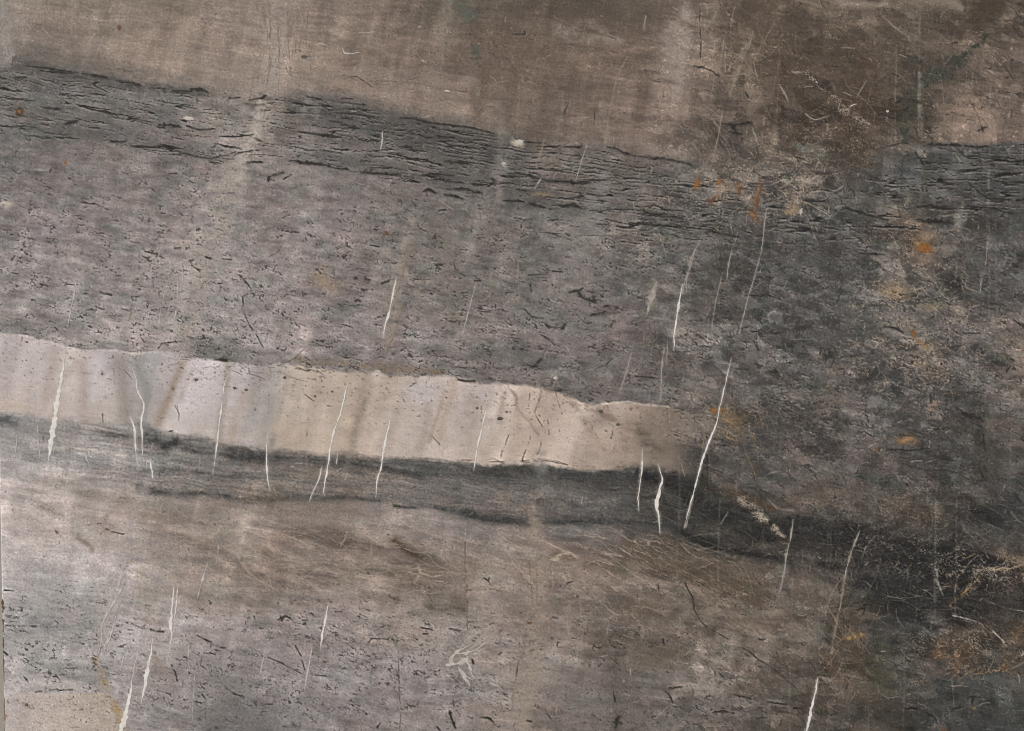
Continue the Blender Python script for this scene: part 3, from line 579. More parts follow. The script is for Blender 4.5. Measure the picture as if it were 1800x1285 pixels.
# crazed cream network where the stone is shattered
z_sh = np.clip(zone(1270, 330, 80, 60) + zone(1400, 330, 60, 70) + zone(1600, 500, 90, 110) + zone(1620, 640, 110, 60) + .7 * zone(1290, 740, 70, 40) + zone(1740, 1010, 90, 30) + zone(1680, 1140, 90, 50) + .6 * zone(1480, 230, 90, 60) + .7 * zone(1100, 420, 110, 50) + .6 * zone(1600, 950, 160, 80) + .35 * zone(1400, 600, 400, 260), 0, 1)
e3 = np.abs(fbm((PX + 8 * wx) / 30, (PY + 8 * wy) / 15, 300, 4, .6))
mix(.75 * z_sh * (1 - smooth(0, .05, e3)) * smooth(-.2, .3, n_blot + n_med), (160, 144, 126))
e3 = np.abs(fbm((PX + 8 * wx) / 15, (PY + 8 * wy) / 8, 305, 3, .6))
mix(.5 * z_sh * (1 - smooth(0, .07, e3)) * smooth(-.1, .3, n_big + n_med), (150, 136, 120))
mul(1 + .16 * z_sh * t2 * smooth(0, .2, w2))
e3 = np.abs(fbm((PX + 8 * wx) / 60, (PY + 8 * wy) / 40, 310, 5, .6))
mix(.6 * z_sh * (1 - smooth(0, .025, e3)), (170, 156, 140))

# ---- dark flecks of the middle bed and others
SV = PY - 0.20 * PX
SU = PX + 0.20 * PY
d_mid = np.clip(reg_m * (0.48 + 0.35 * smooth(330, 420, PY) + 0.2 * zone(900, 600, 400, 70)), 0, 1)
d_low = reg_l * np.clip(1.15 * zone(90, 1110, 130, 90) + .35 * zone(400, 1180, 300, 110) + .8 * zone(640, 1110, 260, 60) + .6 * zone(600, 1230, 480, 80) + .8 * zone(1150, 1130, 220, 40) + .7 * zone(1250, 1250, 260, 60) + .4 * zone(1700, 1240, 140, 60) + .35 * zone(1050, 1030, 180, 25), 0, 1)
d_pale = mp * (0.34 * (1 - smooth(0.15, 0.7, tb)) + .05)
d_shat = np.clip(zone(1640, 640, 160, 160) + .8 * zone(1400, 760, 140, 80) + .6 * zone(1560, 880, 200, 60), 0, 1)
d_up = reg_u * np.clip(.5 * zone(1500, 230, 120, 80) + .35 * zone(1640, 130, 80, 80) + .25 * zone(900, 90, 160, 70) + .05, 0, 1)
dens = np.clip(d_mid + d_low + d_pale + .5 * d_shat + d_up, 0, 1.2)
fl = np.zeros(PX.shape, F)
for q, (su, sv, th, am) in enumerate([(15, 5.2, .46, 1.0), (9, 3.6, .48, .8), (26, 7.5, .48, .9)]):
    clus = perlin(BU / 55 + 3 * q, BV / 26, 330 + q) * .16
    f = fbm((SU + 5 * n_rag) / su + 11 * q, (SV + 3.5 * n_rag + 4 * n_med) / sv, 340 + 5 * q, 3, .5) + clus
    ti = th + .22 * (1 - dens)
    fl = np.maximum(fl, smooth(ti, ti + .07, f) * am * np.clip(dens * 1.6, 0, 1))
# curled, broken outlines round paler grains
for q, (su, sv, th, gt) in enumerate([(26, 13, .10, .16), (17, 8, .12, .20), (36, 20, .06, .16), (12, 7, .16, .26)]):
    r = np.abs(fbm((SU + 3 * n_rag) / su + 4 * q, (SV + 3 * n_rag) / sv, 360 + 5 * q, 2, .55))
    clus = perlin(BU / 60 + 9 * q, BV / 34, 372 + q) * .22
    g = perlin((SU + 4 * n_rag) / 15 + q, (SV + 3 * n_rag) / 7, 376 + q) + clus
    gi = gt + .30 * (1 - np.clip(dens, 0, 1))
    fl = np.maximum(fl, (1 - smooth(th * .35, th, r)) * smooth(gi, gi + .16, g) * np.clip(dens * 1.5, 0, 1) * .95)
fl = fl * np.clip(.45 + 1.5 * perlin(BU / 38, BV / 20, 385) + .5 * perlin(BU / 160, BV / 70, 386), 0.05, 1)
lite = np.roll(fl, (2, 1), (0, 1)) * (1 - fl)
C += (lite * 9 * reg_m)[..., None]
mix(fl * .70 * (1 - .35 * mp), (58, 56, 53))
REL -= fl * .05
# rounded grains, lighter, in the middle bed
gr = smooth(.30, .5, fbm(SU / 20, SV / 10, 380, 3)) * reg_m
C += (gr * 8)[..., None]
# shattered dark net
e4 = np.abs(fbm((PX + 6 * n_rag) / 34, (PY + 6 * n_rag) / 15, 390, 4, .6))
mix(.8 * d_shat * (1 - smooth(.01, .07, e4)) * smooth(-.1, .3, n_med + n_blot), (54, 51, 48))
e5 = np.abs(fbm((PX + 6 * n_rag) / 44, (PY + 6 * n_rag) / 34, 395, 4, .6))
mix(.5 * np.clip(zone(430, 540, 60, 80) + zone(760, 1115, 130, 30) + .7 * zone(480, 1220, 220, 60) + .8 * zone(800, 1230, 160, 60) + .8 * zone(1330, 740, 60, 40) + .7 * zone(650, 1140, 140, 40) + .6 * zone(1100, 1250, 200, 60), 0, 1) * (1 - smooth(0, .03, e5)) * smooth(-.2, .2, n_blot), (66, 64, 61))
# thin fissures lying in the bedding of the dark bands
dz = np.clip(smooth(0, 14, PY - top_l) * (1 - smooth(60, 150, PY - top_l)) * (1 - .6 * smooth(1150, 1250, PX) * (1 - smooth(1580, 1640, PX))), 0, 1) * (1 - .5 * zone(450, 230, 45, 90))
dz = dz * (1 - .42 * (1 - smooth(420, 620, PX)) * (1 - .9 * np.exp(-((PY - top_l - 118) / 26) ** 2)))
dz = np.maximum(dz, .7 * zone(1150, 385, 200, 45, 2))
dz = np.maximum(dz, .6 * zone(1500, 395, 180, 30, 2))
ff = np.zeros(PX.shape, F)
FV = PY - np.interp(PX, [0, 400, 900, 1300, 1800], [0, 60, 130, 172, 182]) + 5 * wy + 1.2 * n_rag
for q, (su, sv, th, gt) in enumerate([(230, 9.5, .085, -.04), (170, 7.0, .10, .04), (360, 15, .055, -.10)]):
    f = np.abs(perlin(BU / su + 7 * q, FV / sv, 400 + q) + .28 * perlin(BU / (su * .28), FV / (sv * .8), 410 + q) + .02 * n_rag)
    g = perlin(BU / 75 + 3 * q, FV / 12, 415 + q) +   .2 * perlin(BU / 26, FV / 8, 425 + q) + .35 * perlin(BU / 200, BV / 30, 428 + q)
    t0 = gt + .45 * (1 - dz)
    ff = np.maximum(ff, (1 - smooth(th * .3, th, f)) * smooth(t0, t0 + .22, g) * smooth(0.05, .3, dz))
f = perlin(BU / 30, FV / 3.4, 400) + .35 * perlin(BU / 11, FV / 2.2, 410) + .25 * perlin(BU / 70, FV / 30, 415)
ff = np.maximum(ff, .7 * smooth(.58 + .28 * (1 - dz), .68 + .28 * (1 - dz), f) * smooth(.05, .3, dz))
mix(np.roll(ff, (2, 0), (0, 1)) * (1 - ff) * .30, (150, 144, 138))
mix(ff * .86, (40, 39, 37))
REL -= ff * .1
# dark speckle in the seam below the pale bed and the black part
dot = fbm(PX / 8.5, PY / 6.5, 428, 2) + .15 * n_med
mix(.5 * mp * smooth(.44, .54, dot) * (1 - .75 * smooth(.3, .8, tb)), (104, 92, 84))
z_seam = m_lo2 * (1 - mp) * (1 - smooth(-4, 6, PY - sb_l)) * smooth(0, 200, PX)
z_blk = np.clip(zone(1650, 1040, 170, 70) + zone(1400, 940, 160, 50), 0, 1)
sp = fbm(PX / 5.2, PY / 3.4, 430, 3, .7) + .3 * n_med
mul(1 + .16 * n_str * np.clip(z_seam, 0, 1))
C += (.9 * z_seam * smooth(0, .5, n_big + n_blot) * (1 - smooth(900, 1100, PX)))[..., None] * np.array([12, 8, 5], F)
mul(1 - .16 * np.clip(z_seam + z_blk, 0, 1) * smooth(.05, .5, sp))
C += (np.clip(.8 * z_seam + z_blk, 0, 1) * smooth(.15, .6, -sp) * 10)[..., None]
# olive/green specks
gs = smooth(.42, .55, fbm(PX / 8, PY / 8, 440, 3)) * np.clip(zone(1640, 125, 50, 45) + zone(1595, 210, 30, 60) + .6 * zone(1530, 290, 60, 25) + .5 * zone(840, 60, 40, 50), 0, 1)
mix(gs * .8, (47, 47, 41))

# ---- vertical streaks: pale lines and tan threads
rv = np.random.RandomState(77)
for k in range(90):
    x = rv.choice([rv.uniform(1180, 1800), rv.uniform(0, 1800), rv.uniform(440, 560), rv.uniform(1500, 1800)])
    y = rv.uniform(-40, 1200)
    ln = rv.uniform(50, 330)
    if 590 < y + ln * .5 < 800 and x < 1200:
        continue
    stroke([(x, y, .9), (x + rv.uniform(-4, 3), y + ln * .5, rv.uniform(1.2, 3.2)), (x + rv.uniform(-9, 3), y + ln, .9)], (150, 142, 134) if x < 1500 else (132, 124, 116), rv.uniform(.05, .17), 2.5, 1.3)
for x, y0, y1, al in [(1617, 20, 330, .35), (1576, 80, 250, .3), (1710, 120, 260, .25), (1741, 150, 560, .3), (1682, 880, 1100, .3), (1646, 860, 1060, .32), (1265, 880, 1020, .25), (1393, 1010, 1150, .18), (1590, 1180, 1285, .2), (1738, 300, 400, .3), (780, 0, 230, .2), (717, 60, 200, .3), (683, 0, 130, .2), (650, 0, 120, .15), (912, 150, 240, .25), (990, 150, 240, .25), (876, 310, 380, .3), (1366, 170, 290, .2), (940, 880, 1285, .15), (728, 350, 420, .3), (720, 300, 380, .2)]:
    stroke([(x, y0, 1.6), (x - 2, (y0 + y1) / 2, 2.0), (x - 3, y1, 1.4)], (150, 141, 131), al * .62, 2.0, 1.3)
for pts in [[(472, 10), (476, 60), (470, 150)], [(488, 40), (492, 90), (486, 135)], [(505, 20), (508, 80), (512, 130)], [(522, 30), (520, 90)], [(540, 20), (538, 80)], [(944, 960), (942, 1030), (940, 1110)], [(930, 960), (934, 1060)]]:
    stroke(pts, (104, 88, 74), .4, 3.5, 1.5, .9)
for pts, c, al in [
        ([(484, 120, 14), (462, 180, 26), (440, 250, 28), (415, 320, 22), (390, 400, 18), (350, 520, 16), (320, 610, 12)], (160, 150, 142), .30), ([(462, 170, 8), (440, 260, 10), (418, 320, 8)], (180, 170, 160), .4), ([(540, 170, 8), (535, 260, 12), (520, 330, 8)], (138, 130, 125), .4),
        ([(560, 140, 8), (552, 230, 10), (545, 300, 6)], (136, 128, 122), .35), ([(720, 380, 6), (705, 480, 9), (690, 600, 7)], (150, 140, 131), .45), ([(1060, 300, 10), (1040, 380, 22), (1010, 470, 16)], (130, 125, 121), .4), ([(878, 160, 6), (880, 260, 9), (876, 400, 8)], (132, 124, 117), .35),
        ([(1205, 20, 12), (1196, 100, 20), (1185, 190, 12)], (152, 138, 128), .5), ([(950, 800, 10), (955, 860, 14), (950, 900, 8)], (128, 124, 121), .4), ([(255, 850, 8), (225, 930, 12), (200, 1020, 12), (180, 1120, 8)], (172, 162, 157), .4), ([(215, 860, 8), (180, 930, 8)], (150, 138, 130), .4),
        ([(330, 830, 8), (290, 900, 10), (262, 960, 6)], (138, 127, 120), .4), ([(400, 900, 6), (360, 1010, 8), (345, 1060, 5)], (146, 136, 128), .35), ([(235, 750, 10), (230, 830, 10)], (140, 134, 131), .4), ([(130, 740, 12), (120, 830, 10)], (142, 136, 132), .35), ([(480, 770, 8), (470, 850, 8)], (128, 122, 118), .35), ([(640, 700, 6), (600, 860, 8)], (140, 130, 122), .3),
        ([(560, 640, 6), (500, 560, 6)], (132, 124, 120), .2), ([(640, 330, 5), (630, 440, 7)], (134, 128, 124), .3), ([(790, 0, 6), (770, 110, 8), (762, 200, 5)], (134, 122, 111), .4), ([(690, 120, 5), (680, 210, 6)], (146, 133, 122), .4), ([(1060, 180, 5), (1070, 250, 5)], (140, 126, 114), .4), ([(985, 170, 6), (978, 250, 6)], (134, 121, 110), .3), ([(10, 20, 10), (12, 100, 10)], (150, 142, 136), .5), ([(940, 880, 9), (948, 1000, 12), (938, 1120, 14), (920, 1290, 16)], (152, 138, 126), .4)]:
    stroke(pts, c, al * 1.2, 11, 1.1)
# short pale scratches and hairs
for k in range(900):
    x, y = rv.uniform(0, 1800), rv.uniform(0, 1285)
    a = rv.choice([rv.normal(1.75, .25), rv.normal(.35, .35), rv.normal(-.5, .3)])
    ln = rv.gamma(2.0, 5.0)
    dx, dy = math.cos(a) * ln, math.sin(a) * ln
    c = rv.choice([0, 1], p=[.72, .28])
    stroke([(x, y, .7), (x + .5 * dx + rv.normal(0, 1.2), y + .5 * dy + rv.normal(0, 1.2), 1.0), (x + dx, y + dy, .6)], [(186, 172, 158), (56, 52, 48)][c], rv.uniform(.12, .5), 1.5)


TANC = [(150, 134, 118), (138, 122, 106), (164, 150, 134)]
GRC = [(126, 120, 112), (112, 106, 98), (142, 134, 124)]
hairs(70, 1240, 225, 90, 60, [.9, .6, 1.2], 46, GRC + [(92, 92, 84)], .35, 1)
hairs(60, 1290, 80, 120, 90, [1.9, 1.75, .6], 44, TANC, .35, 2)
hairs(50, 1480, 120, 160, 110, [1.7, .5, 2.4], 36, GRC, .28, 3)
hairs(60, 1300, 340, 110, 60, [.3, -.6, 1.6], 26, TANC, .5, 4)
hairs(60, 1410, 335, 60, 60, [.3, -.6, 1.6], 22, [(168, 154, 138), (150, 136, 120)], .55, 5)
hairs(80, 1600, 520, 110, 120, [.4, -.5, 1.2], 26, TANC, .5, 6)
hairs(70, 1630, 640, 110, 70, [.4, -.5, 1.2], 24, TANC, .38, 7)
hairs(110, 1400, 560, 260, 170, [.75, .6, 1.7], 34, GRC, .25, 8)
hairs(60, 1285, 745, 60, 40, [.4, -.5, 1.2], 20, [(150, 124, 86), (134, 112, 84)], .5, 9)
hairs(110, 1620, 1030, 200, 90, [.5, -.7, .1, 1.7], 34, [(112, 106, 100), (134, 128, 120), (92, 88, 84)], .38, 10)
hairs(35, 1720, 1000, 70, 40, [.1, -.4, 2.3], 26, [(158, 140, 118), (136, 112, 80)], .38, 11)
hairs(70, 1690, 1140, 110, 60, [.4, -.7, 1.5], 22, [(150, 132, 112), (128, 106, 86), (150, 136, 120)], .34, 12)
hairs(70, 1470, 1130, 60, 130, [1.75, 1.9, .8], 40, TANC, .28, 13)
hairs(60, 1230, 1010, 170, 60, [.45, .3, .6], 46, [(126, 113, 101), (136, 122, 110)], .2, 14)
hairs(120, 1000, 1000, 300, 70, [.25, .4, .12], 56, [(156, 141, 128), (168, 153, 140)], .22, 15)
hairs(120, 560, 985, 320, 60, [.2, .45, .1], 56, [(160, 146, 133), (172, 158, 146)], .22, 16)
hairs(70, 330, 960, 160, 80, [.35, .8, 1.8], 46, [(168, 154, 144), (156, 142, 132)], .34, 17)
hairs(80, 110, 1060, 120, 110, [.4, .9, -.3], 22, [(172, 168, 162), (160, 154, 148)], .4, 18)
hairs(60, 205, 1060, 26, 90, [1.85, 2.0], 40, [(184, 176, 170), (170, 162, 156)], .4, 19)
hairs(80, 1090, 420, 110, 70, [.5, 1.8, -.4], 26, [(150, 142, 132), (136, 128, 118)], .42, 20)
hairs(50, 1170, 590, 60, 100, [1.75, 1.6], 34, GRC, .3, 21)
hairs(60, 1560, 920, 200, 60, [.15, .4, 1.7], 36, [(110, 102, 94), (126, 116, 106)], .32, 22)
hairs(40, 690, 500, 30, 110, [1.9, 1.8], 40, [(150, 140, 130), (160, 148, 136)], .35, 23)
hairs(40, 320, 520, 60, 70, [1.7, 1.9], 30, [(170, 162, 154)], .35, 24)
hairs(60, 810, 1150, 60, 50, [-.5, .8, .2], 24, [(178, 170, 162)], .45, 25)
hairs(60, 500, 110, 60, 100, [1.6, 1.5], 36, [(152, 140, 130), (108, 92, 80)], .3, 26)
hairs(90, 900, 130, 240, 110, [.5, 1.7, -.5], 26, [(146, 132, 120), (88, 76, 66)], .3, 27)
hairs(60, 1700, 150, 110, 100, [.9, 1.7, .1], 30, [(130, 116, 104), (76, 68, 60)], .35, 28)
hairs(60, 1100, 880, 120, 40, [1.7, .1, .6], 20, [(126, 120, 112)], .3, 29)
hairs(50, 500, 645, 200, 12, [.1, .3], 20, [(70, 66, 62), (96, 86, 76)], .5, 30)
# rust threads
for pts, w in [([(1224, 312), (1226, 334)], 4), ([(1264, 314), (1262, 328)], 3.5), ([(1300, 322), (1301, 350)], 3), ([(1262, 344), (1246, 354)], 4), ([(1334, 345), (1326, 374)], 6), ([(1338, 318), (1335, 340)], 2.5), ([(1318, 370), (1336, 392)], 4), ([(1606, 430), (1634, 436)], 11), ([(1604, 580), (1612, 598), (1628, 612)], 4), ([(1570, 500), (1578, 516)], 5), ([(1250, 724), (1270, 722)], 5), ([(1582, 780), (1600, 768)], 5), ([(1484, 1124), (1518, 1113)], 6), ([(1680, 1150), (1681, 1184)], 3), ([(1760, 1172), (1772, 1178)], 3)]:
    braid(pts, (138, 98, 60), .9, w * .8, 6, .22, .2, 560 + int(w), .15)
# ------------------------------------------------------------------ veins, fissures and spots traced one by one (mm)
VEINS = []


def vein(kind, *pts):
    VEINS.append((list(pts), kind))


vein('w', (116, 612, .8), (113, 630, 2), (110, 651, 3), (105, 681, 5), (99, 714, 8), (97, 735, 9), (92, 765, 7), (88, 791, 5), (85, 813, 1.5))
vein('w', (91, 775, 2), (90, 790, 2), (88, 803, 1))
vein('w', (233, 648, 1), (238, 664, 2), (242, 688, 2.2), (253, 709, 2.5), (249, 738, 3), (250, 765, 3), (250, 803, 1.3))
vein('w', (228, 731, .8), (236, 750, 2.5), (238, 778, 3), (239, 798, 2.2), (244, 820, 1))
vein('w', (264, 808, 1.4), (266, 822, 4), (269, 841, 2))
vein('d', (257, 803, 1), (258, 822, 1.4))
vein('w', (398, 659, 1), (390, 704, 2), (385, 748, 2), (380, 791, 2.5), (374, 834, 1.2))
vein('w', (470, 761, .8), (469, 791, 2), (469, 825, 2.5), (474, 861, 1.2))
vein('w', (613, 668, 1), (603, 708, 2.4), (596, 735, 2.8), (587, 758, 3), (581, 785, 3.5), (577, 815, 3), (572, 842, 4), (568, 868, 2))
vein('w', (566, 820, 1.2), (559, 845, 2.2), (551, 862, 1.6), (544, 882, .8))
vein('d', (594, 795, 1), (592, 816, 1.6))
vein('w', (688, 725, .8), (682, 755, 2.8), (675, 785, 3.5), (670, 822, 2.8), (663, 845, 2.8), (661, 875, 1.2))
vein('w', (856, 716, 1), (848, 748, 2.5), (839, 788, 2.2), (833, 826, 1))
vein('w', (697, 488, 1), (689, 527, 2.8), (683, 554, 3), (677, 571, 3.6), (674, 594, 1.2))
vein('t', (727, 425, 1.5), (712, 462, 4), (703, 490, 4), (698, 520, 2))
vein('t', (706, 535, 2), (698, 570, 4), (688, 596, 3), (677, 621, 2))
vein('d', (1236, 408, 1), (1222, 440, 2.2), (1213, 470, 2.6), (1205, 492, 2), (1199, 514, 1.5))
vein('d', (1228, 428, .8), (1215, 452, 1.2), (1208, 480, 1.4), (1206, 512, .8))
vein('w', (1199, 500, 1.5), (1195, 525, 3), (1191, 547, 4), (1187, 574, 3), (1185, 597, 4), (1184, 616, 1.2))
vein('d', (1168, 612, 1), (1163, 648, 2.6), (1162, 681, 1.8), (1161, 704, .8))
vein('d', (1174, 600, .8), (1171, 640, 1.2))
vein('d', (1347, 368, .9), (1340, 430, 1.6), (1329, 477, 1.4), (1315, 524, 1.5), (1304, 567, 1.2), (1299, 592, .8))
vein('w', (1286, 627, .8), (1280, 654, 1.6), (1272, 688, 2.2), (1265, 716, 1.2), (1260, 742, 2.2), (1250, 768, 3.4), (1237, 801, 3.8), (1228, 832, 3.2), (1221, 860, 2.2), (1215, 880, 2), (1208, 905, 1.5), (1203, 928, .8))
vein('d', (1218, 872, 1), (1212, 900, 1.4), (1206, 925, 1))
vein('w', (1129, 789, 1), (1129, 815, 2.6), (1124, 855, 2.6), (1122, 872, 2), (1122, 897, 1))
vein('w', (1157, 815, 1), (1160, 828, 2.5), (1164, 842, 3.4), (1160, 860, 5.5), (1157, 872, 6), (1154, 892, 5.5), (1158, 908, 4), (1160, 939, 1))
vein('d', (221, 1024, 1.4), (201, 1056, 2.4), (189, 1079, 2.8), (181, 1096, 1.5), (178, 1115, 1.4), (176, 1136, 2.2), (171, 1154, 1.2))
vein('d', (214, 1054, 1.2), (204, 1083, 2.6), (199, 1100, 2), (194, 1119, 3), (186, 1133, 3), (183, 1152, 1))
vein('d', (200, 1090, 1.5), (192, 1112, 2), (188, 1128, 1.2))
vein('d', (222, 985, 3), (214, 1010, 4), (205, 1040, 3))
vein('w', (306, 1027, .9), (303, 1063, 3.4), (300, 1096, 4.6), (302, 1119, 2.6), (297, 1142, 1))
vein('w', (313, 1026, .8), (310, 1063, 2), (306, 1088, 1.4))
vein('d', (327, 1064, 1), (318, 1088, 1.8))
vein('d', (365, 988, 1), (356, 1019, 2), (347, 1052, 1))
vein('d', (384, 958, .8), (380, 990, 1.5))
vein('w', (269, 1114, .8), (266, 1146, 2.6), (259, 1180, 5), (254, 1210, 4), (248, 1238, 1.2))
vein('d', (244, 1138, 1), (236, 1173, 1.6), (231, 1203, 2))
vein('w', (232, 1195, 1.5), (231, 1210, 3.5), (223, 1243, 5), (218, 1267, 7), (211, 1287, 9), (203, 1312, 8))
vein('d', (221, 1138, 1.2), (214, 1170, 2.2), (206, 1197, 2.4))
vein('d', (331, 1124, 1), (331, 1156, 2.2), (328, 1188, 1))
vein('d', (342, 1187, .8), (340, 1220, 1.6), (338, 1265, 1))
vein('w', (577, 1061, 1), (572, 1089, 3.2), (566, 1119, 2), (562, 1145, 1))
vein('d', (549, 1138, 1), (539, 1190, 1.6), (535, 1218, .8))
vein('d', (467, 1138, .8), (457, 1188, 1.2))
vein('d', (134, 492, 1), (129, 524, 2.2), (124, 548, 1.6), (119, 572, 1.8))
vein('d', (307, 471, 1), (313, 500, 2), (311, 527, 2), (306, 566, .8))
vein('d', (289, 512, 1), (284, 540, 1.5), (278, 575, 1.8))
vein('d', (316, 458, 1), (321, 478, 1.6), (322, 498, 1))
vein('t', (233, 532, 1), (228, 562, 1.4))
vein('w', (1438, 1190, 1.5), (1433, 1216, 4), (1424, 1257, 4.6), (1418, 1285, 4), (1412, 1312, 4))
vein('d', (1394, 914, 1.4), (1389, 949, 2.2), (1382, 975, 1.6), (1379, 1000, 1.8), (1371, 1040, 1))
vein('d', (1511, 934, 1), (1495, 975, 2.4), (1484, 1020, 2.6))
vein('t', (1484, 1020, 2), (1478, 1060, 2), (1468, 1106, 1.6), (1460, 1150, 1.2))
vein('d', (30, 763, 1), (28, 796, 1))
vein('d', (65, 747, .9), (68, 775, 1.2), (70, 810, .9))
vein('d', (153, 780, .9), (151, 800, 1.4), (158, 819, 1))
vein('d', (672, 231, .8), (672, 245, 1.6), (669, 264, 1))
vein('t', (958, 244, 1.2), (951, 268, 2.4), (941, 290, 1))
vein('d', (951, 314, 1.4), (946, 322, 2), (940, 332, 1))
vein('d', (1032, 254, 1), (1022, 285, 1.4), (1012, 318, .8))
vein('t', (1102, 100, 1), (1085, 134, 1.4), (1077, 171, 2), (1070, 207, 2), (1064, 251, 2))
vein('d', (1135, 28, 1), (1131, 50, 1.6))
vein('t', (1263, 15, 1), (1250, 40, 1.4), (1240, 52, 1))
vein('t', (1324, 55, 1.5), (1315, 85, 3.4), (1303, 115, 2), (1282, 168, 1.2))
vein('t', (1273, 65, 1), (1268, 105, 1.4))
vein('t', (1270, 195, 1), (1262, 240, 1.4), (1250, 292, 1))
vein('d', (1286, 440, 1), (1280, 470, 1.8), (1278, 490, 1))
vein('d', (1270, 480, .8), (1258, 530, 1.2), (1250, 585, 1.4))
vein('d', (1736, 425, 1), (1732, 468, 1.8))
vein('d', (1725, 490, 1), (1723, 512, 1.4))
vein('t', (908, 1180, 1), (903, 1220, 2.2), (899, 1260, 1.2))
vein('t', (860, 470, .8), (862, 500, 1.6), (860, 535, .8))
vein('t', (911, 460, .8), (912, 520, 1))
vein('d', (1110, 620, .8), (1100, 655, 1.4), (1090, 690, 1))
vein('d', (836, 500, .8), (812, 590, .8))
vein('d', (1154, 495, 2), (1150, 510, 5), (1143, 530, 6), (1138, 552, 2))
vein('d', (1341, 895, 1), (1339, 910, 1.2))
vein('d', (1645, 1018, 2), (1650, 1028, 1.5))
vein('t', (388, 880, .8), (470, 905, .9))
vein('w', (740, 106, 1.4), (745, 107, 2), (745, 110, 1))
vein('d', (602, 84, 1), (606, 93, 1.6), (618, 95, 1.6), (632, 92, .8))
vein('w', (1493, 188, 1), (1498, 185, 2), (1505, 183, 1))
vein('d', (1416, 200, 1), (1430, 210, 1.6), (1444, 208, 1.4), (1458, 203, .8))
vein('d', (1370, 148, 1), (1380, 165, 1.4), (1386, 180, 1))
vein('t', (1266, 134, 1.2), (1290, 133, 1.4), (1310, 130, 1))
vein('d', (1322, 225, 1), (1328, 240, 2), (1330, 250, 1.4))
vein('t', (1548, 25, 1), (1575, 50, 1.2), (1600, 66, 1))
vein('t', (1400, 1, 1.4), (1425, 5, 2.4), (1444, 13, 1.2))

FISSURES = []


PAINTED = []


def fis(r, s, kind='d'):
    """polylines in zoomed tracing units, 'x,y x,y w' separated by ;"""
    for seg in s.replace('\n', '').split(';'):
        a = seg.split()
        w = float(a[-1]) * K9 * 1.05
        pts = [tuple(float(q) for q in p.split(',')) for p in a[:-1]]
        n_ = len(pts)
        (FISSURES if kind == 'd' else PAINTED).append(([(ORG[r][0] + p[0] * K9, ORG[r][1] + p[1] * K9, w * (0.75 if i in (0, n_ - 1) else 1)) for i, p in enumerate(pts)], kind))


fis(1, '130,345 200,352 270,362 340,372 410,380 8;430,385 500,395 565,408 10;210,370 300,378 380,385 6;620,425 680,432 745,450 14;800,460 870,465 6;910,475 980,480 1040,470 1100,485 13;1000,465 1080,465 7;1200,515 1260,510 6;1310,525 1360,515 1400,500 8;80,407 135,405 10;0,407 25,410 8;50,515 100,520 125,518 7;130,525 185,528 6;230,565 290,570 320,572 10;310,495 360,492 6;470,490 550,498 6;515,580 560,590 620,610 8;670,620 730,625 9;740,630 800,640 6;830,655 900,655 950,668 10;980,660 1050,680 1130,675 8;1150,715 1230,717 1330,705 6;1610,505 1690,520 7;1570,690 1640,700 1720,712 1793,718 9;0,660 60,665 140,660 200,672 6;580,740 640,745 670,735 11;690,765 760,770 850,770 9;1300,850 1380,850 9;1520,845 1600,855 1660,858 1720,870 1793,885 13;1410,950 1415,925 1470,910 1490,905 11;1490,940 1530,915 6;340,650 380,640 410,632 13;1390,580 1420,575 6')
fis(1, '120,715 180,715 240,728 7;0,705 90,705 7;850,800 930,820 960,800 1020,820 1090,835 1170,820 1240,800 7;1060,795 1130,792 1190,795 6;1100,850 1160,858 7;1210,830 1260,800 1330,790 6;1600,795 1680,790 1793,805 6;1350,790 1420,788 5;1730,590 1793,600 8;1730,640 1793,645 10;890,915 925,920 8;1510,595 1530,590 12;850,1030 790,990 5;430,1055 500,1075 570,1105 6;280,870 262,900 7;1390,1220 1420,1200 6;1500,1210 1570,1225 11;700,990 740,960 6', 'g')
fis(2, '0,515 60,518 6;60,545 130,550 6;310,620 380,620 9;390,625 450,640 520,650 12;520,650 600,658 680,668 9;680,670 740,685 800,700 7;0,650 60,665 90,670 9;0,672 100,675 6;295,680 340,683 14;345,685 400,705 450,720 480,722 13;500,715 590,720 12;0,590 50,600 6;0,620 60,625 6;300,770 360,775 400,800 10;90,735 200,740 6;540,845 600,852 680,862 11;0,885 40,888 8;105,905 180,910 240,915 310,918 11;150,880 260,880 7;425,918 480,912 590,920 8;470,940 560,950 640,960 8;690,965 770,968 12;570,990 650,995 740,1012 10;430,1005 460,995 495,1015 9;545,1020 600,1030 640,1045 10;865,928 930,928 13;870,910 960,915 1010,930 1045,940 8;1050,940 1080,950 1150,950 1220,958 1305,955 14;1310,945 1390,945 10;920,995 970,1000 10;850,1052 910,1055 960,1058 9;990,1065 1030,1080 1070,1090 12;1150,1090 1200,1075 1260,1090 12;1200,1040 1270,1030 9;1290,1015 1340,1025 9;960,745 1050,750 6;1090,768 1150,765 7;1180,770 1260,770 11;1400,770 1450,782 1490,805 1530,812 9;1530,815 1610,825 7;1620,830 1690,832 1793,852 13;1580,1120 1650,1125 1720,1135 1793,1145 9;1510,1170 1600,1175 1680,1185 1793,1190 8;1640,1070 1700,1100 1793,1105 7;510,1105 550,1100 7;960,160 965,178 900,178 6')
fis(2, '190,575 250,590 5;100,840 180,850 6;330,925 380,935 7;1420,965 1500,960 6;1700,1020 1793,1040 7;390,1055 450,1055 8;920,1150 960,1160 1010,1155 6;680,300 740,298 6;680,310 740,308 5;1120,590 1160,600 4;1170,600 1185,560 5;1330,650 1335,590 5;720,1080 740,1085 9;1620,428 1680,425 6;1600,380 1590,370 8', 'g')
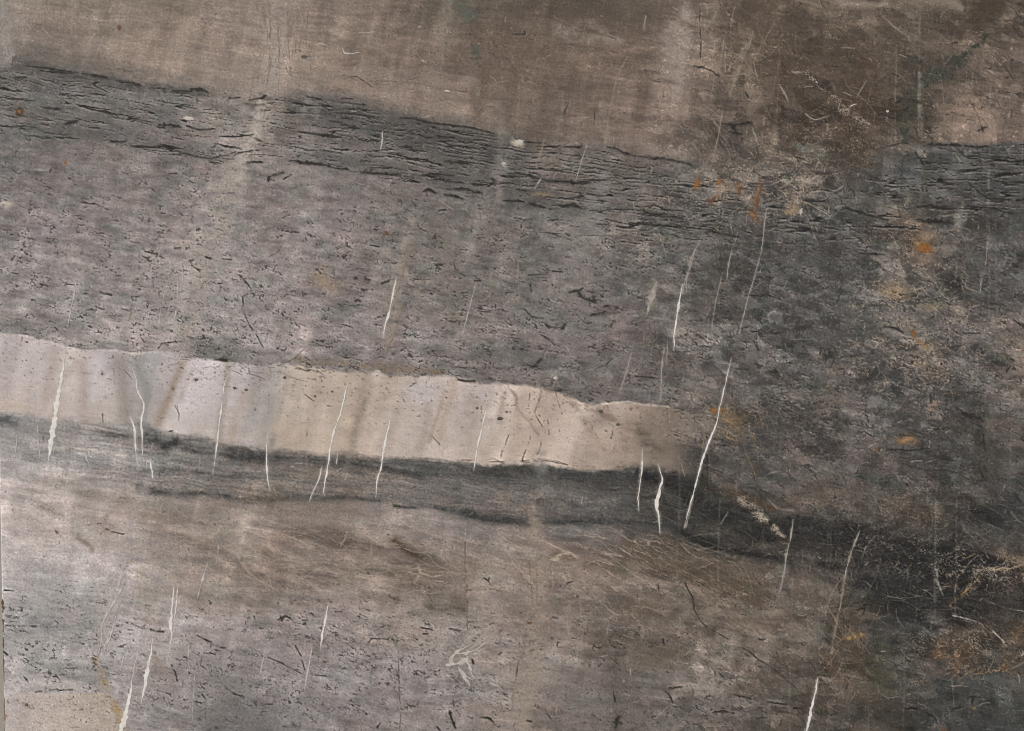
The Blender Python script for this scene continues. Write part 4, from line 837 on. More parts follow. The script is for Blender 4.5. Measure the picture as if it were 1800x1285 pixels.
fis(2, '720,90 790,105 855,120 8;1010,85 1100,105 1200,135 7;1260,148 1280,152 15;1320,160 1380,180 1440,208 8;1150,232 1220,235 1290,250 1340,262 1400,268 1450,285 8;670,130 730,120 780,125 9;680,150 690,175 9;790,205 830,270 880,320 910,365 10;940,200 955,190 8;150,430 260,425 400,440 520,465 2.5;600,475 700,490 2.5;760,520 830,530 3;1360,380 1440,320 5;540,290 620,350 3.5;0,400 80,400 160,450 3;270,160 285,168 8;340,22 370,18 8', 'b')
fis(3, '0,850 35,860 55,875 12;1285,760 1320,762 15;1330,758 1400,760 1460,765 10;1400,757 1455,762 13;1480,765 1560,772 1610,765 8;225,650 280,655 360,645 11;260,660 285,700 20;240,690 310,705 8;245,740 250,750 14;310,560 330,590 7;330,480 345,510 9;700,910 780,910 10;640,1050 690,1055 750,1055 12;420,1060 465,1055 10;850,1090 920,1110 1000,1135 1080,1155 10;1220,1090 1290,1080 1340,1090 1410,1095 12;1480,1085 1560,1090 1640,1095 1740,1125 9;1225,1150 1280,1160 1340,1162 1420,1170 16;1620,945 1690,955 1793,955 9;1500,960 1600,1040 1700,1050 6;1750,1055 1793,1045 10;1640,1040 1720,1050 9;120,1200 200,1225 300,1245 9;440,1195 500,1185 8;540,1190 620,1205 730,1220 9;60,345 110,352 12;110,355 160,375 195,400 6;1550,685 1600,665 9;1570,665 1580,690 11;590,820 640,835 9;1120,545 1150,520 12;1160,580 1190,560 12;1240,325 1255,325 14;1220,800 1270,870 10;1280,850 1300,860 14')
fis(3, '1280,990 1340,985 1420,985 6;880,1200 930,1220 8;60,1175 130,1180 8;1420,760 1480,820 1560,870 5;1200,590 1260,640 1310,690 5;1090,390 1130,395 6;870,300 885,330 900,330 6;1640,280 1730,410 5;1280,480 1310,555 8;540,580 560,640 7;1020,780 1110,765 1180,750 3.5;1410,590 1480,610 5;1260,930 1255,1000 10;770,350 830,350 7;700,520 720,520 8;90,40 95,300 2.5;530,510 555,545 6;1700,850 1793,855 5;1340,830 1400,840 6;1440,910 1530,900 7', 'g')
fis(4, '590,140 650,155 9;1260,160 1300,210 1320,240 5;1320,240 1275,280 1280,320 5;1280,350 1320,430 5;1320,430 1350,480 1380,540 6;1120,155 1125,165 12;1000,105 1050,135 9;530,250 590,262 9;340,205 400,210 7;790,345 840,345 7;720,275 760,265 8;430,45 460,60 9;760,40 830,50 8;60,150 100,155 8;920,20 950,15 8;1170,70 1220,80 7;1080,65 1110,70 9;640,340 690,350 6;830,540 850,520 980,510 1010,500 6;980,490 1050,495 1100,490 6;1130,605 1190,610 14;1300,625 1350,630 10;450,345 490,345 7;1600,620 1640,640 6', 'g')
fis(5, '1200,250 1240,240 1260,270 1290,290 1330,295 12;1310,370 1390,350 10;1160,440 1175,415 12;1020,630 1050,600 14;970,630 1030,640 9;620,710 650,715 700,715 9;1290,240 1330,250 8;1380,325 1410,320 8;1250,240 1270,225 7;990,205 1000,245 9;130,185 145,185 18;70,175 80,175 14;210,205 250,190 10;150,1 200,10 6;700,188 730,188 8;1540,690 1600,695 1650,700 8')
fis(5, '380,180 460,182 6;480,235 520,245 6;0,425 50,440 90,465 6;590,65 630,45 8;590,80 600,130 650,165 5;980,160 1060,155 7;1330,150 1370,165 8;500,105 560,100 8;240,95 295,92 6;1130,290 1200,300 6;960,340 1000,380 1060,385 8;1050,470 1110,510 1120,530 9;720,350 800,355 8;560,400 600,410 7;1110,140 1160,150 9;1390,630 1420,600 8;1320,780 1360,790 7;1300,815 1320,820 9;600,640 680,650 6;880,485 940,500 6', 'g')
fis(5, '730,1135 800,1133 860,1140 5;900,1142 990,1140 5;1010,1138 1100,1142 1190,1150 5;1220,1155 1340,1165 6;1400,1165 1490,1170 6;640,1130 700,1128 4;990,1010 970,1080 950,1150 3;880,1000 850,1080 840,1120 3;1050,1040 1030,1110 3;1050,770 1040,830 1020,880 1060,960 3;1120,750 1140,840 1160,890 3.5;1090,920 1085,1000 3;1430,960 1420,1020 2.5;470,1010 515,1050 3.5;360,750 400,720 3.5;540,740 555,775 3.5;990,770 985,850 3', 'b')
fis(4, '920,840 940,890 940,935 3.5;955,595 1000,600 3;1590,760 1600,790 1680,840 1790,855 2.5;600,660 605,740 3;1250,620 1300,650 3;540,890 540,930 3', 'b')
fis(6, '460,455 490,470 515,455 9;1060,430 1120,440 1160,460 9;1500,895 1540,905 1578,925 17;1430,850 1470,880 1510,905 12;1540,940 1575,960 9;1080,1075 1200,1080 1290,1070 7;730,540 720,580 8;560,530 585,532 8;620,575 640,572 7;385,530 400,555 8;940,45 990,50 1060,50 8;1495,120 1508,130 10;300,440 345,430 8;405,465 415,468 10;1280,940 1340,955 12;1320,970 1400,960 10;1300,780 1305,830 10;780,640 795,600 7;1700,670 1720,640 8;960,890 980,930 7;330,265 430,265 8;440,260 520,290 7;360,455 400,455 6;1570,960 1590,1080 12;1560,1180 1580,1230 9')
fis(6, '940,340 1000,320 1080,315 6;1040,440 1100,430 8;1090,520 1140,495 1190,490 8;1160,710 1150,740 8;1400,540 1460,530 8;1470,465 1560,470 7;1650,470 1700,450 9;1740,400 1790,430 9;1550,330 1640,335 7;880,1000 960,980 1000,1010 7;1140,1000 1200,1010 8;690,830 700,840 10;520,820 560,830 600,830 9;720,910 800,925 9;430,830 480,855 6;570,180 580,210 9;700,350 740,340 9;590,240 650,260 8;420,160 470,190 6;600,410 605,412 12;1070,760 1110,770 7;250,215 275,220 6', 'g')
fis(7, '690,720 740,745 800,755 860,765 8;950,765 990,765 9;1020,780 1080,810 1140,840 1190,850 9;1220,860 1310,878 11;1400,895 1480,925 1560,970 1600,1000 6;1650,992 1750,998 8;385,215 450,207 530,208 5;590,235 650,250 5;900,930 915,980 930,1030 8;30,730 110,735 200,740 7;1350,1145 1430,1145 10;1180,1050 1230,1090 1280,1110 6;1460,705 1500,680 1530,700 9;1470,680 1480,710 8;350,625 365,640 9;180,1085 240,1080 300,1068 7;300,1070 380,1072 7;10,860 40,885 9;60,900 65,915 13;130,1000 150,1020 9;20,545 70,548 6;740,870 770,890 6;1060,1085 1080,1115 7;1100,870 1130,885 6;1010,870 1050,875 6;870,1085 890,1095 8;960,890 1010,915 5;1550,840 1580,890 1600,960 7;1320,1220 1360,1225 11;1700,745 1690,760 8;1100,610 1110,615 9;1260,580 1265,590 8;1540,1245 1560,1270 12', 'g')
fis(8, '1440,1262 1446,1230 1455,1215 18;1450,1212 1470,1208 9;1430,1080 1437,1130 9;140,820 160,800 5;570,1180 580,1230 600,1265 9;730,1210 770,1215 800,1240 8;1710,970 1720,975 9;600,1020 610,1025 12;245,1035 248,1036 16;830,880 840,870 9;690,910 695,930 10;1665,520 1668,540 8;1690,800 1697,830 7;1240,580 1238,575 9;500,1260 520,1280 8;1700,1070 1720,1090 1740,1130 9;1720,1060 1790,1050 8')
fis(8, '270,800 300,840 10;160,800 250,800 8;370,740 470,745 6;560,750 620,765 6;780,725 800,715 9;750,490 770,495 775,480 8;1165,535 1180,505 1215,498 6;120,1180 135,1200 8;190,1265 200,1250 9;80,1100 60,1090 8;420,740 480,748 8;430,770 460,772 9;660,715 690,720 7;790,665 800,668 9;640,490 650,495 9;1270,660 1300,660 9;1140,690 1100,690 7;1350,940 1370,930 7;980,1232 1005,1234 12;660,540 690,540 7;660,570 655,560 8;1020,1150 1022,1152 1;930,930 920,990 4;1080,1190 1120,1240 4;340,850 380,880 6;1320,840 1330,830 8', 'g')
fis(8, '650,300 655,450 3;655,450 665,620 3;665,620 655,800 3;300,840 305,1000 2.6;305,1000 310,1150 2.6;310,1150 305,1285 2.6;590,1060 590,1170 3', 'b')
fis(9, '10,500 50,580 60,640 5;60,640 90,700 130,740 5;150,750 240,800 3.5;310,845 340,860 400,910 5;400,910 470,950 4;480,960 600,1060 3.5;265,1090 310,1100 355,1115 8;440,1130 500,1140 550,1145 8;1500,1105 1565,1108 8;1530,1110 1515,1145 7;1415,1170 1465,1160 9;860,1065 865,1040 9;910,650 955,640 945,680 7;580,1165 630,1165 10;160,1185 220,1180 270,1190 7;330,880 345,890 10;400,800 425,805 10;730,395 760,420 12;930,1170 945,1160 10;280,915 290,918 9;1620,1100 1625,1130 7;860,1270 870,1275 7', 'd')
fis(9, '1220,1125 1300,1125 6;200,985 220,1000 7;1085,1155 1110,1175 9;190,630 260,640 6;100,1200 130,1210 7;390,1220 440,1215 9;1140,1245 1180,1240 7;1420,1060 1410,1075 8;780,1195 820,1190 6;1720,1240 1780,1245 7;60,1250 100,1260 7;1010,950 1150,940 6;680,190 740,190 7', 'g')

SPOTS = [(35, 196, 5.2, 5.2, 'o', 0), (115, 286, 3, 3, 'o', 0), (679, 410, 5.5, 4, 'b', .3), (1225, 322, 4.5, 11, 'o', .15), (1264, 320, 3.5, 6, 'o', 0), (1300, 337, 3, 9, 'b', 0), (1254, 349, 9, 3.5, 'b', -.8), (1331, 356, 5, 12, 'b', .2), (1337, 331, 2.2, 9, 'b', 0),
         (1324, 372, 6, 2.5, 'b', .4), (1246, 352, 4, 3, 'b', 0), (1623, 434, 13, 9, 'o', .1), (1613, 428, 8, 4, 'c', .2), (1574, 510, 5, 3.5, 'c', 0), (1606, 588, 3.5, 8, 'o', -.3), (1621, 603, 5, 3.5, 'c', .4), (1627, 609, 6, 4, 'c', -.4), (1255, 724, 6, 2.5, 'o', 0), (1589, 776, 7, 4, 'c', -.4), (1600, 771, 4, 3, 'c', -.5), (1541, 791, 3, 3, 'o', 0),
         (356, 1071, 2.4, 2, 'b', 0), (571, 1163, 3.2, 3, 'b', 0), (189, 931, 5, 1.8, 'b', .5), (99, 935, 5, 1.4, 'b', .8), (930, 1095, 4.5, 2.2, 'b', 0), (916, 1077, 3, 2, 'b', 0), (1493, 1122, 8, 6, 'c', -.4), (1503, 1119, 4, 4, 'c', 0), (1514, 1115, 5.5, 4.5, 'c', .2), (1766, 1173, 4, 3, 'b', 0), (1697, 1132, 3, 3, 'b', 0), (1680, 1180, 2.5, 5, 'b', 0), (1692, 1160, 3, 3, 'b', 0),
         (1658, 1281, 5, 4, 'b', 0), (1292, 979, 2.6, 2, 'c', 0), (345, 668, 4, 2, 'b', -.4), (304, 683, 2, 2, 'b', 0), (210, 50, 4, 4.5, 'b', 0), (535, 100, 6, 2.2, 'g', 0), (879, 736, 5, 2.6, 'g', 0), (839, 718, 2.5, 2, 'g', 0), (891, 724, 2.6, 1.6, 'g', 0), (501, 664, 3.2, 2.4, 'g', 0), (542, 651, 3, 1.6, 'g', 0), (433, 685, 3, 2, 'g', 0), (413, 682, 3, 2, 'g', 0), (300, 758, 4, 1.8, 'g', 0),
         (180, 657, 2.4, 2.4, 'b', 0), (584, 688, 2.4, 1.8, 'g', 0), (554, 697, 2, 2, 'g', 0), (1056, 723, 4, 2.8, 'g', 0), (1086, 746, 3, 2.2, 'g', 0), (47, 601, 2.8, 1.6, 'g', 0), (11, 1258, 2.5, 2.5, 'c', 0), (47, 1239, 3.5, 2.4, 'b', 0), (912, 250, 8, 4, 'w', -.3), (885, 287, 3, 3, 'w', 0), (333, 208, 8, 3, 'w', .2), (10, 358, 8, 2.6, 'w', .3), (664, 653, 5, 3, 'w', 0), (976, 665, 4, 3, 'w', 0), (1560, 196, 2.5, 2, 'w', 0), (805, 161, 0.8, .8, 'w', 0),
         (786, 160, 6, 2, 'w', .2), (1500, 1106, 3, 3, 'b', 0), (1382, 374, 6, 4, 'c', -.3), (1408, 372, 2.5, 6, 'w', .2), (1713, 1245, 3, 2, 'c', 0)]
CALCITE = [T(8, [(545, 935, 8), (580, 940, 22), (630, 925, 30), (670, 905, 8)]), T(8, [(575, 930, 18), (590, 885, 16), (640, 850, 7), (690, 825, 4)]), T(8, [(600, 880, 6), (680, 870, 9), (720, 850, 5), (760, 815, 4)]), T(8, [(660, 910, 10), (675, 960, 9), (700, 1010, 5)]), T(8, [(610, 945, 10), (640, 990, 11), (665, 1030, 8), (675, 1055, 4)]), T(8, [(630, 960, 5), (660, 1000, 6), (690, 1015, 4)]),
           T(8, [(550, 985, 8), (570, 1000, 6)]), T(8, [(650, 885, 5), (700, 880, 8), (715, 875, 4)]), T(8, [(780, 1030, 4), (830, 1055, 4)])]
CREAM = [T(3, [(755, 170, 6), (775, 185, 8), (800, 205, 10), (825, 205, 6), (830, 190, 4)]), T(3, [(580, 370, 6), (640, 375, 12), (680, 410, 8), (720, 450, 10), (760, 480, 6), (800, 510, 6), (850, 560, 4)]), T(3, [(830, 595, 8), (870, 585, 12), (930, 620, 10), (980, 640, 6)]), T(3, [(1290, 690, 3), (1250, 750, 8), (1260, 800, 10), (1270, 830, 4)]),
           T(9, [(1530, 450, 10), (1600, 438, 22), (1695, 448, 18)]), T(9, [(300, 60, 10), (360, 105, 24), (410, 170, 26), (470, 205, 22), (535, 265, 8)]), T(9, [(290, 565, 3), (320, 560, 9), (350, 568, 4)]), T(9, [(1400, 470, 8), (1412, 455, 8)]), T(6, [(890, 330, 3), (940, 340, 6), (965, 300, 5), (970, 270, 3)]), T(9, [(1740, 915, 8), (1793, 880, 16)])]
for pts, kind in PAINTED:
    for k in range(2):
        stroke([(p[0] + RNG.normal(0, .8), p[1] + RNG.normal(0, 1.0) + k * RNG.normal(0, 1.6), max(p[2] * (.55, .32)[k], .7)) for p in pts], {'g': (60, 58, 55), 'b': (98, 84, 73)}[kind], (.58, .5)[k], 3.5, 1.7)
# fine halos painted round the traced marks
for pts, kind in FISSURES:
    stroke([(p[0], p[1] + .6, max(p[2] * .75, .9)) for p in pts], {'d': (58, 56, 53), 'g': (74, 72, 69), 'b': (112, 98, 86)}[kind], .6, 1.2, .8)
for pts, kind in VEINS:
    stroke([(p[0], p[1], p[2] * .9 + .8) for p in pts], {'w': (178, 168, 160), 'd': (152, 144, 136), 't': (142, 128, 114)}[kind], .38, 1.5, .9)
for pts in CREAM:
    braid([(p[0], p[1], p[2] * .7 + 1.5) for p in pts], (154, 142, 128), .9, None, 6, .18, .35, 580, .08)
for pts in CALCITE:
    stroke([(p[0], p[1], p[2] * .9 + 1) for p in pts], (150, 141, 133), .5, 2.5, .9)
for x, y, rx, ry, kind, ang in SPOTS:
    if kind in 'obc':
        blob(x, y, rx * 1.9, ry * 1.7, {'o': (122, 96, 72), 'b': (108, 90, 76), 'c': (134, 112, 84)}[kind], .28, ang, 3, 1.0)
blob(35, 196, 7.5, 7.5, (56, 50, 46), .8, 0, 2, 2)
# ---- grain
def blur(a, r):
    for ax in (0, 1):
        o = a.copy()
        for k in range(1, r + 1):
            o += np.roll(a, k, ax) + np.roll(a, -k, ax)
        a = o / F(2 * r + 1)
    return a


# crisp mineral grain: pits, specks, crystals
pit = fbm(PX / 6.0, PY / 4.4, 451, 3, .6) + .22 * n_med + .15 * n_blot
pc_ = np.clip(.35 + 1.6 * perlin(BU / 48, BV / 24, 471) + .8 * perlin(BU / 150, BV / 60, 472), .05, 1)
mix(.48 * smooth(.38, .5, pit) * (1 - .85 * mp) * pc_ * (1 - .6 * reg_u), (60, 57, 54))
pit = fbm(SU / 7.5, SV / 4.2, 456, 3, .6) - .2 * n_med + .12 * n_lump
C += (smooth(.38, .52, pit) * 15 * (1 - .7 * mp) * np.clip(1.2 - pc_, .2, 1))[..., None]
hl = np.abs(fbm(SU / 21, SV / 12, 461, 4, .6))
C += ((1 - smooth(0, .03, hl)) * smooth(-.1, .3, n_med - .4 * n_blot) * 13)[..., None] * (1 - .6 * mp)[..., None]
hl = np.abs(fbm(PX / 26, PY / 19, 466, 4, .6))
mul(1 - .20 * (1 - smooth(0, .028, hl)) * smooth(0, .3, n_blot + .5 * n_big) * (1 - .5 * mp))
mul(1 + (.085 - .05 * mp) * n_fine + .008 * n_cloth + (.07 - .045 * mp) * fbm(PX / 6.5, PY / 5.2, 450, 3, .7))
C += F(.6) * (C - blur(C, 2)) + F(.22) * (C - blur(blur(C, 9), 9))
C += (RNG.normal(0, 1, PX.shape).astype(F) * 3.0)[..., None]
C = np.clip(C, 12, 250)
REL += .02 * n_fine + .01 * n_rag
# which bed each point belongs to (for splitting the slab into its beds)
BED = np.zeros(PX.shape, np.int8)
jl = 1.3 * n_rag
BED[PY + jl > top_l] = 1
fz = np.interp(PX, [0, 400, 900, 1240, 1500, 1860], [118, 108, 124, 118, 95, 150])
BED[PY + jl > top_l + fz + 4 * n_med] = 2
BED[(PY + jl > pt_l) & (PX < 1245)] = 3
BED[np.where(PX < 1245, PY + jl > pb_l, PY + jl > pb_l)] = 4
BED[PY + jl > sb_l] = 5
BED[(s_ > .5)] = 6
# ------------------------------------------------------------------ materials
def new_mat(name, rough=0.5, spec=0.25):
    m = bpy.data.materials.new(name)
    m.use_nodes = True
    b = m.node_tree.nodes['Principled BSDF']
    b.inputs['Roughness'].default_value = rough
    b.inputs['Specular IOR Level'].default_value = spec
    return m, m.node_tree, b


LIGHT = np.array([1.045, 0.995, 0.952])                 # light the sky and the sun give on a wall facing the viewer


def albedo(c):
    return np.clip(s2l(c) / LIGHT, 0.003, 0.9)


def noise_mat(name, cols, scale, rough=0.5, detail=6, spec=0.25, stretch=(1, 1, 1)):
    m, nt, b = new_mat(name, rough, spec)
    n = nt.nodes
    tc = n.new('ShaderNodeTexCoord')
    mp_ = n.new('ShaderNodeMapping')
    mp_.inputs['Scale'].default_value = stretch
    nz = n.new('ShaderNodeTexNoise')
    nz.inputs['Scale'].default_value = scale
    nz.inputs['Detail'].default_value = detail
    nz.inputs['Roughness'].default_value = 0.65
    cr = n.new('ShaderNodeValToRGB')
    el = cr.color_ramp.elements
    while len(el) < len(cols):
        el.new(0.5)
    for k, c in enumerate(cols):
        el[k].position = 0.28 + 0.44 * k / max(1, len(cols) - 1)
        el[k].color = tuple(albedo(c)) + (1,)
    nt.links.new(tc.outputs['Object'], mp_.inputs[0])
    nt.links.new(mp_.outputs[0], nz.inputs['Vector'])
    nt.links.new(nz.outputs['Fac'], cr.inputs[0])
    nt.links.new(cr.outputs[0], b.inputs['Base Color'])
    return m


# the stone: colour of every point of the slab, darker towards the right, plus crystal grain and polish from nodes
stone, nt, b = new_mat('honed_stone', 0.5, 0.2)
n = nt.nodes
at = n.new('ShaderNodeAttribute')
at.attribute_name = 'mineral'
tc = n.new('ShaderNodeTexCoord')
nz = n.new('ShaderNodeTexNoise')
nz.inputs['Scale'].default_value = 620.0
nz.inputs['Detail'].default_value = 3.0
mr = n.new('ShaderNodeMapRange')
mr.inputs['From Min'].default_value, mr.inputs['From Max'].default_value = 0.25, 0.75
mr.inputs['To Min'].default_value, mr.inputs['To Max'].default_value = 0.88, 1.12
mx = n.new('ShaderNodeVectorMath')
mx.operation = 'SCALE'
nt.links.new(tc.outputs['Object'], nz.inputs['Vector'])
nt.links.new(nz.outputs['Fac'], mr.inputs['Value'])
nt.links.new(at.outputs['Color'], mx.inputs[0])
nt.links.new(mr.outputs['Result'], mx.inputs['Scale'])
nt.links.new(mx.outputs[0], b.inputs['Base Color'])
nz2 = n.new('ShaderNodeTexNoise')
nz2.inputs['Scale'].default_value = 9.0
nz2.inputs['Detail'].default_value = 5.0
mr2 = n.new('ShaderNodeMapRange')
mr2.inputs['To Min'].default_value, mr2.inputs['To Max'].default_value = 0.42, 0.62
nt.links.new(tc.outputs['Object'], nz2.inputs['Vector'])
nt.links.new(nz2.outputs['Fac'], mr2.inputs['Value'])
nt.links.new(mr2.outputs['Result'], b.inputs['Roughness'])

M_VEIN = noise_mat('white_calcite', [(196, 188, 180), (226, 220, 213), (240, 236, 231)], 90, 0.45)
M_VEIN2 = noise_mat('dull_calcite', [(132, 124, 117), (160, 152, 144), (192, 184, 176)], 90, 0.5)
M_VEIN3 = noise_mat('soft_calcite', [(158, 150, 143), (190, 182, 175), (216, 209, 202)], 90, 0.5)
M_TAN = noise_mat('tan_calcite', [(118, 105, 93), (140, 126, 112), (166, 150, 134)], 90, 0.5)
M_CREAM = noise_mat('cream_calcite', [(166, 157, 150), (194, 185, 176), (210, 201, 192)], 60, 0.5)
M_DARK = noise_mat('dark_mineral', [(28, 27, 25), (42, 40, 38), (64, 61, 58)], 70, 0.6)
M_GREY = noise_mat('grey_mineral', [(66, 64, 61), (82, 80, 76), (100, 96, 92)], 70, 0.6)
M_BROWN = noise_mat('brown_mineral', [(84, 70, 60), (104, 88, 76), (120, 104, 92)], 70, 0.6)
M_RUST = noise_mat('rust_orange', [(84, 62, 44), (136, 90, 48), (164, 112, 62)], 220, 0.6)
M_RUSTD = noise_mat('rust_brown', [(78, 62, 50), (104, 76, 58), (128, 92, 66)], 220, 0.6)
M_OCHRE = noise_mat('pale_ochre', [(112, 96, 74), (150, 126, 90), (172, 148, 112)], 220, 0.6)
M_BACK = noise_mat('sawn_stone', [(108, 104, 100), (124, 119, 114)], 30, 0.8)
M_WALL = noise_mat('grey_plaster', [(150, 143, 133), (158, 151, 141), (164, 158, 149)], 160, 0.85)
M_JOINT = noise_mat('brown_joint', [(66, 52, 42), (100, 82, 66), (140, 122, 104)], 160, 0.7)


# ------------------------------------------------------------------ objects
def link(name, me, parent=None, label=None):
    o = bpy.data.objects.new(name, me)
    COL.objects.link(o)
    if parent:
        o.parent = parent
    if label:
        o['label'] = label
    return o


def mesh(name, v, f, mat):
    me = bpy.data.meshes.new(name)
    me.from_pydata(v, [], f)
    me.update()
    me.materials.append(mat)
    return me


slab = link('marble_slab', None)
slab.empty_display_size = 0.1
BASE = (0.0, 0.0, CZ + (H_PX / 2 - Y1) * MM)
slab.location = BASE
slab['label'] = 'honed grey and brown marble slab crossed by a pale band and white veins'
slab['category'] = 'stone slab'
slab['kind'] = 'thing'


def Q(x, y, out=0.0):
    p = P(x, y, out)
    return (p[0] - BASE[0], p[1] - BASE[1], p[2] - BASE[2])


lin = albedo(np.clip(C, 0, 255)).astype(F)
VX = (PX - W_PX / 2) * MM - BASE[0]
VZ = CZ + (H_PX / 2 - PY) * MM - BASE[2]
VY = -(REL * 1.0) * MM
co = np.stack([VX, VY, VZ], -1).reshape(-1, 3).astype(F)
colr = np.concatenate([lin.reshape(-1, 3), np.ones((NX * NY, 1), F)], 1).astype(F)
idx = np.arange(NX * NY).reshape(NY, NX)
quads = np.stack([idx[:-1, :-1], idx[1:, :-1], idx[1:, 1:], idx[:-1, 1:]], -1).reshape(-1, 4)
bedq = BED[:-1, :-1].reshape(-1)
NAMES = ['brown upper bed with pale clouds', 'dark grey bed streaked with thin black fissures', 'broad grey bed full of dark flecks', 'pale cream band with slanting stains',
         'charcoal seam below the pale band', 'warm grey lower bed with tan hairlines', 'pale pinkish corner at the lower left edge']
for k, lab in enumerate(NAMES):
    q = quads[bedq == k]
    used, inv = np.unique(q, return_inverse=True)
    inv = inv.reshape(-1, 4).astype(np.int32)
    me = bpy.data.meshes.new('stone_bed')
    me.vertices.add(len(used))
    me.vertices.foreach_set('co', co[used].ravel())
    me.loops.add(inv.size)
    me.loops.foreach_set('vertex_index', inv.ravel())
    me.polygons.add(len(inv))
    me.polygons.foreach_set('loop_start', np.arange(0, inv.size, 4, dtype=np.int32))
    ca = me.attributes.new('mineral', 'FLOAT_COLOR', 'POINT')
    ca.data.foreach_set('color', colr[used].ravel())
    me.update(calc_edges=True)
    me.materials.append(stone)
    link('stone_bed', me, slab, lab)

# sawn back and edges of the slab
TH = 20.0
ring = [(EDGE(Y0), Y0), (X1, Y0), (X1, Y1), (EDGE(Y1), Y1)]
v = [Q(x, y, -0.6) for x, y in ring] + [Q(x, y, -TH) for x, y in ring]
f = [(4, 5, 6, 7)] + [(i, (i + 1) % 4, 4 + (i + 1) % 4, 4 + i) for i in range(4)]
link('slab_back', mesh('slab_back', v, f, M_BACK), slab)

rg = np.random.RandomState(21)


def resample(pts, step):
    p = np.array(pts, float)
    out = []
    n_ = len(p)
    for i in range(n_ - 1):
        p0, p1, p2, p3 = p[max(i - 1, 0)], p[i], p[i + 1], p[min(i + 2, n_ - 1)]
        m = max(2, int(np.hypot(*(p2 - p1)[:2]) / step))
        for s in np.arange(m) / m:
            out.append(0.5 * ((2 * p1) + (-p0 + p2) * s + (2 * p0 - 5 * p1 + 4 * p2 - p3) * s * s + (-p0 + 3 * p1 - 3 * p2 + p3) * s ** 3))
    out.append(p[-1])
    return np.array(out)


def rough(n_, scale):
    k = max(2, int(n_ / scale) + 2)
    return np.interp(np.linspace(0, k - 1, n_), np.arange(k), rg.normal(0, 1, k))


def ribbon(name, pts, mat, rag=0.35, wob=0.5, thin=0.0, out=0.35, label=None, taper=True, step=2.0):
    """an inlaid sliver of mineral: ragged edges, a low crest along its middle"""
    p = resample(pts, step)
    n_ = len(p)
    d = np.gradient(p[:, :2], axis=0)
    d /= np.maximum(np.hypot(d[:, 0], d[:, 1]), 1e-6)[:, None]
    nx, ny = -d[:, 1], d[:, 0]
    off = wob * (0.7 * rough(n_, 6) + 0.35 * rough(n_, 2))
    w = np.maximum(p[:, 2], 0.3)
    mod = 1 + thin * np.clip(rough(n_, 5), -1.6, 1.2) * 0.6
    t = np.linspace(0, 1, n_)
    tp = np.minimum(1, np.minimum(t, 1 - t) * 8 + 0.12) if taper else 1
    hw = 0.5 * w * np.clip(mod, 0.12, 2) * tp
    l = hw * (1 + rag * rough(n_, 2))
    r = hw * (1 + rag * rough(n_, 2))
    l, r = np.maximum(l, 0.12), np.maximum(r, 0.12)
    V, Fc = [], []
    for i in range(n_):
        x, y = p[i, 0] + nx[i] * off[i], p[i, 1] + ny[i] * off[i]
        V += [Q(x + nx[i] * l[i], y + ny[i] * l[i], out), Q(x, y, out + 0.08), Q(x - nx[i] * r[i], y - ny[i] * r[i], out)]
        if i:
            a = 3 * (i - 1)
            Fc += [(a, a + 1, a + 4, a + 3), (a + 1, a + 2, a + 5, a + 4)]
    return link(name, mesh(name, V, Fc, mat), slab, label)


def patch(name, x, y, rx, ry, mat, ang=0.0, rag=0.22, n_=22, out=0.4, label=None):
    """an irregular grain or stain, slightly domed"""
    V, Fc = [Q(x, y, out + 0.15)], []
    rr = 1 + rag * (0.8 * np.interp(np.arange(n_), np.arange(0, n_ + 4, 4), np.append(q_ := rg.normal(0, 1, (n_ + 3) // 4), q_[0])[:len(np.arange(0, n_ + 4, 4))]) + 0.5 * rg.normal(0, 1, n_))
    ca, sa = math.cos(ang), math.sin(ang)
    for s in (0.6, 1.0):
        for i in range(n_):
            a = 2 * math.pi * i / n_
            u, w = rx * rr[i] * s * math.cos(a), ry * rr[i] * s * math.sin(a)
            V.append(Q(x + u * ca - w * sa, y + u * sa + w * ca, out + (0.1 if s < 1 else 0.0)))
    for i in range(n_):
        j = (i + 1) % n_
        Fc.append((0, 1 + j, 1 + i))
        Fc.append((1 + i, 1 + j, 1 + n_ + j, 1 + n_ + i))
    return link(name, mesh(name, V, Fc, mat), slab, label)


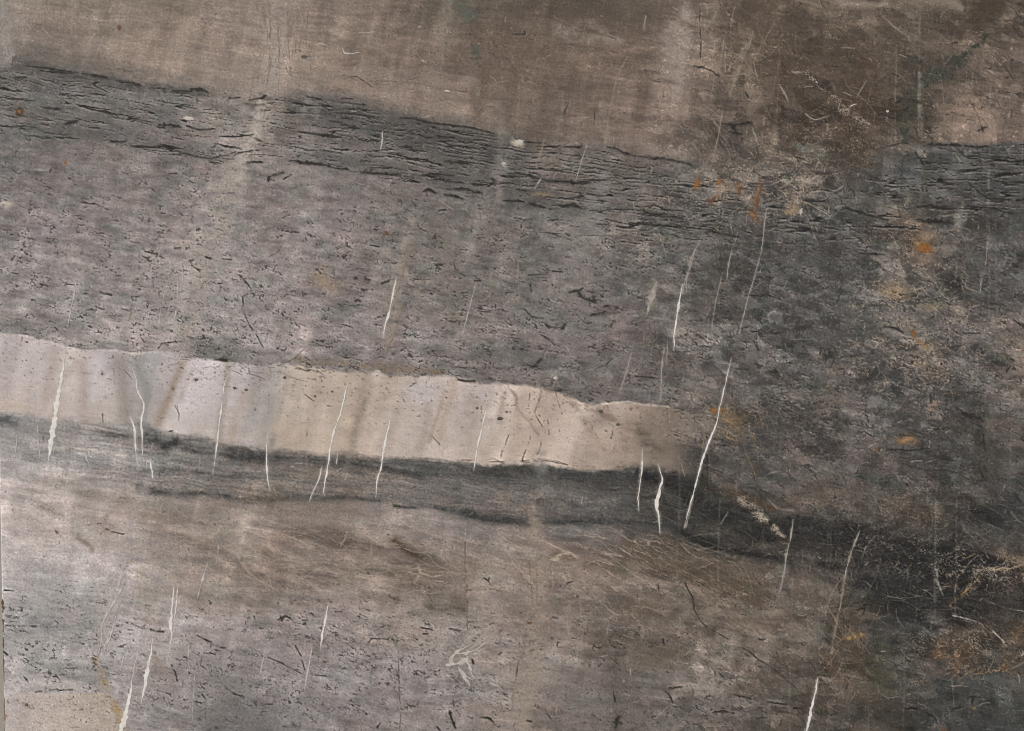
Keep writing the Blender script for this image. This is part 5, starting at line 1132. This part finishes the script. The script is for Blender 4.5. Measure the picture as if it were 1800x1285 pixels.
for pts, kind in VEINS:
    pts = [(p[0], p[1], p[2] * (.85 if p[2] < 4.5 else 1.12) * (.8 if p[0] > 1000 else 1.2 if kind == 'd' else 1)) for p in pts]
    ribbon('mineral_vein' if kind == 't' else 'white_vein', pts, {'w': M_VEIN, 'd': M_VEIN3 if pts[0][0] < 900 else M_VEIN2, 't': M_TAN}[kind], 0.3, 0.5, (0.3 if max(p[2] for p in pts) > 5 else 0.75) if kind == 'w' else 1.2, 0.45)
for pts, kind in FISSURES:
    ribbon('dark_fissure', [(p[0], p[1], p[2] * .62) for p in pts], M_DARK, 0.75, 0.9, 1.4, 0.32, step=1.6)
for x, y, rx, ry, kind, ang in SPOTS:
    nm, mt = {'o': ('rust_spot', M_RUST), 'b': ('rust_spot', M_RUSTD), 'c': ('ochre_spot', M_OCHRE), 'k': ('dark_spot', M_DARK), 'g': ('dark_spot', M_GREY), 'w': ('calcite_patch', M_CREAM)}[kind]
    patch(nm, x, y, rx * (.62 if kind == 'c' else .8 if kind in 'ob' else 1), ry * (.62 if kind == 'c' else .8 if kind in 'ob' else 1), mt, ang, .34 if kind in 'obc' and rx > 3.2 else .2)
for pts in CALCITE:
    ribbon('calcite_patch', pts, M_CREAM, 0.4, 0.8, 0.7, 0.4)
# dark brown strips along the gap between the slab's edge and the wall
for ya, yb, w in [(1053, 1078, 2.4), (1088, 1112, 2.0), (1118, 1200, 1.3), (1225, 1300, .9)]:
    ribbon('edge_joint', [(EDGE(ya) + .6, ya, w), (EDGE((ya + yb) / 2) + .6, (ya + yb) / 2, w), (EDGE(yb) + .6, yb, w)], M_JOINT, .4, .3, .8, .5)

# the wall the slab stands against
v = []
wy0, wy1 = 0.0231, 0.15
for y_ in (wy0, wy1):
    v += [(-3.0, y_, 0.0), (3.0, y_, 0.0), (3.0, y_, 2.6), (-3.0, y_, 2.6)]
me = mesh('wall', v, [(0, 1, 2, 3), (7, 6, 5, 4), (0, 4, 5, 1), (1, 5, 6, 2), (2, 6, 7, 3), (3, 7, 4, 0)], M_WALL)
wall = link('wall', me)
wall['label'] = 'plain grey beige plaster wall behind the left edge of the slab'
wall['kind'] = 'structure'
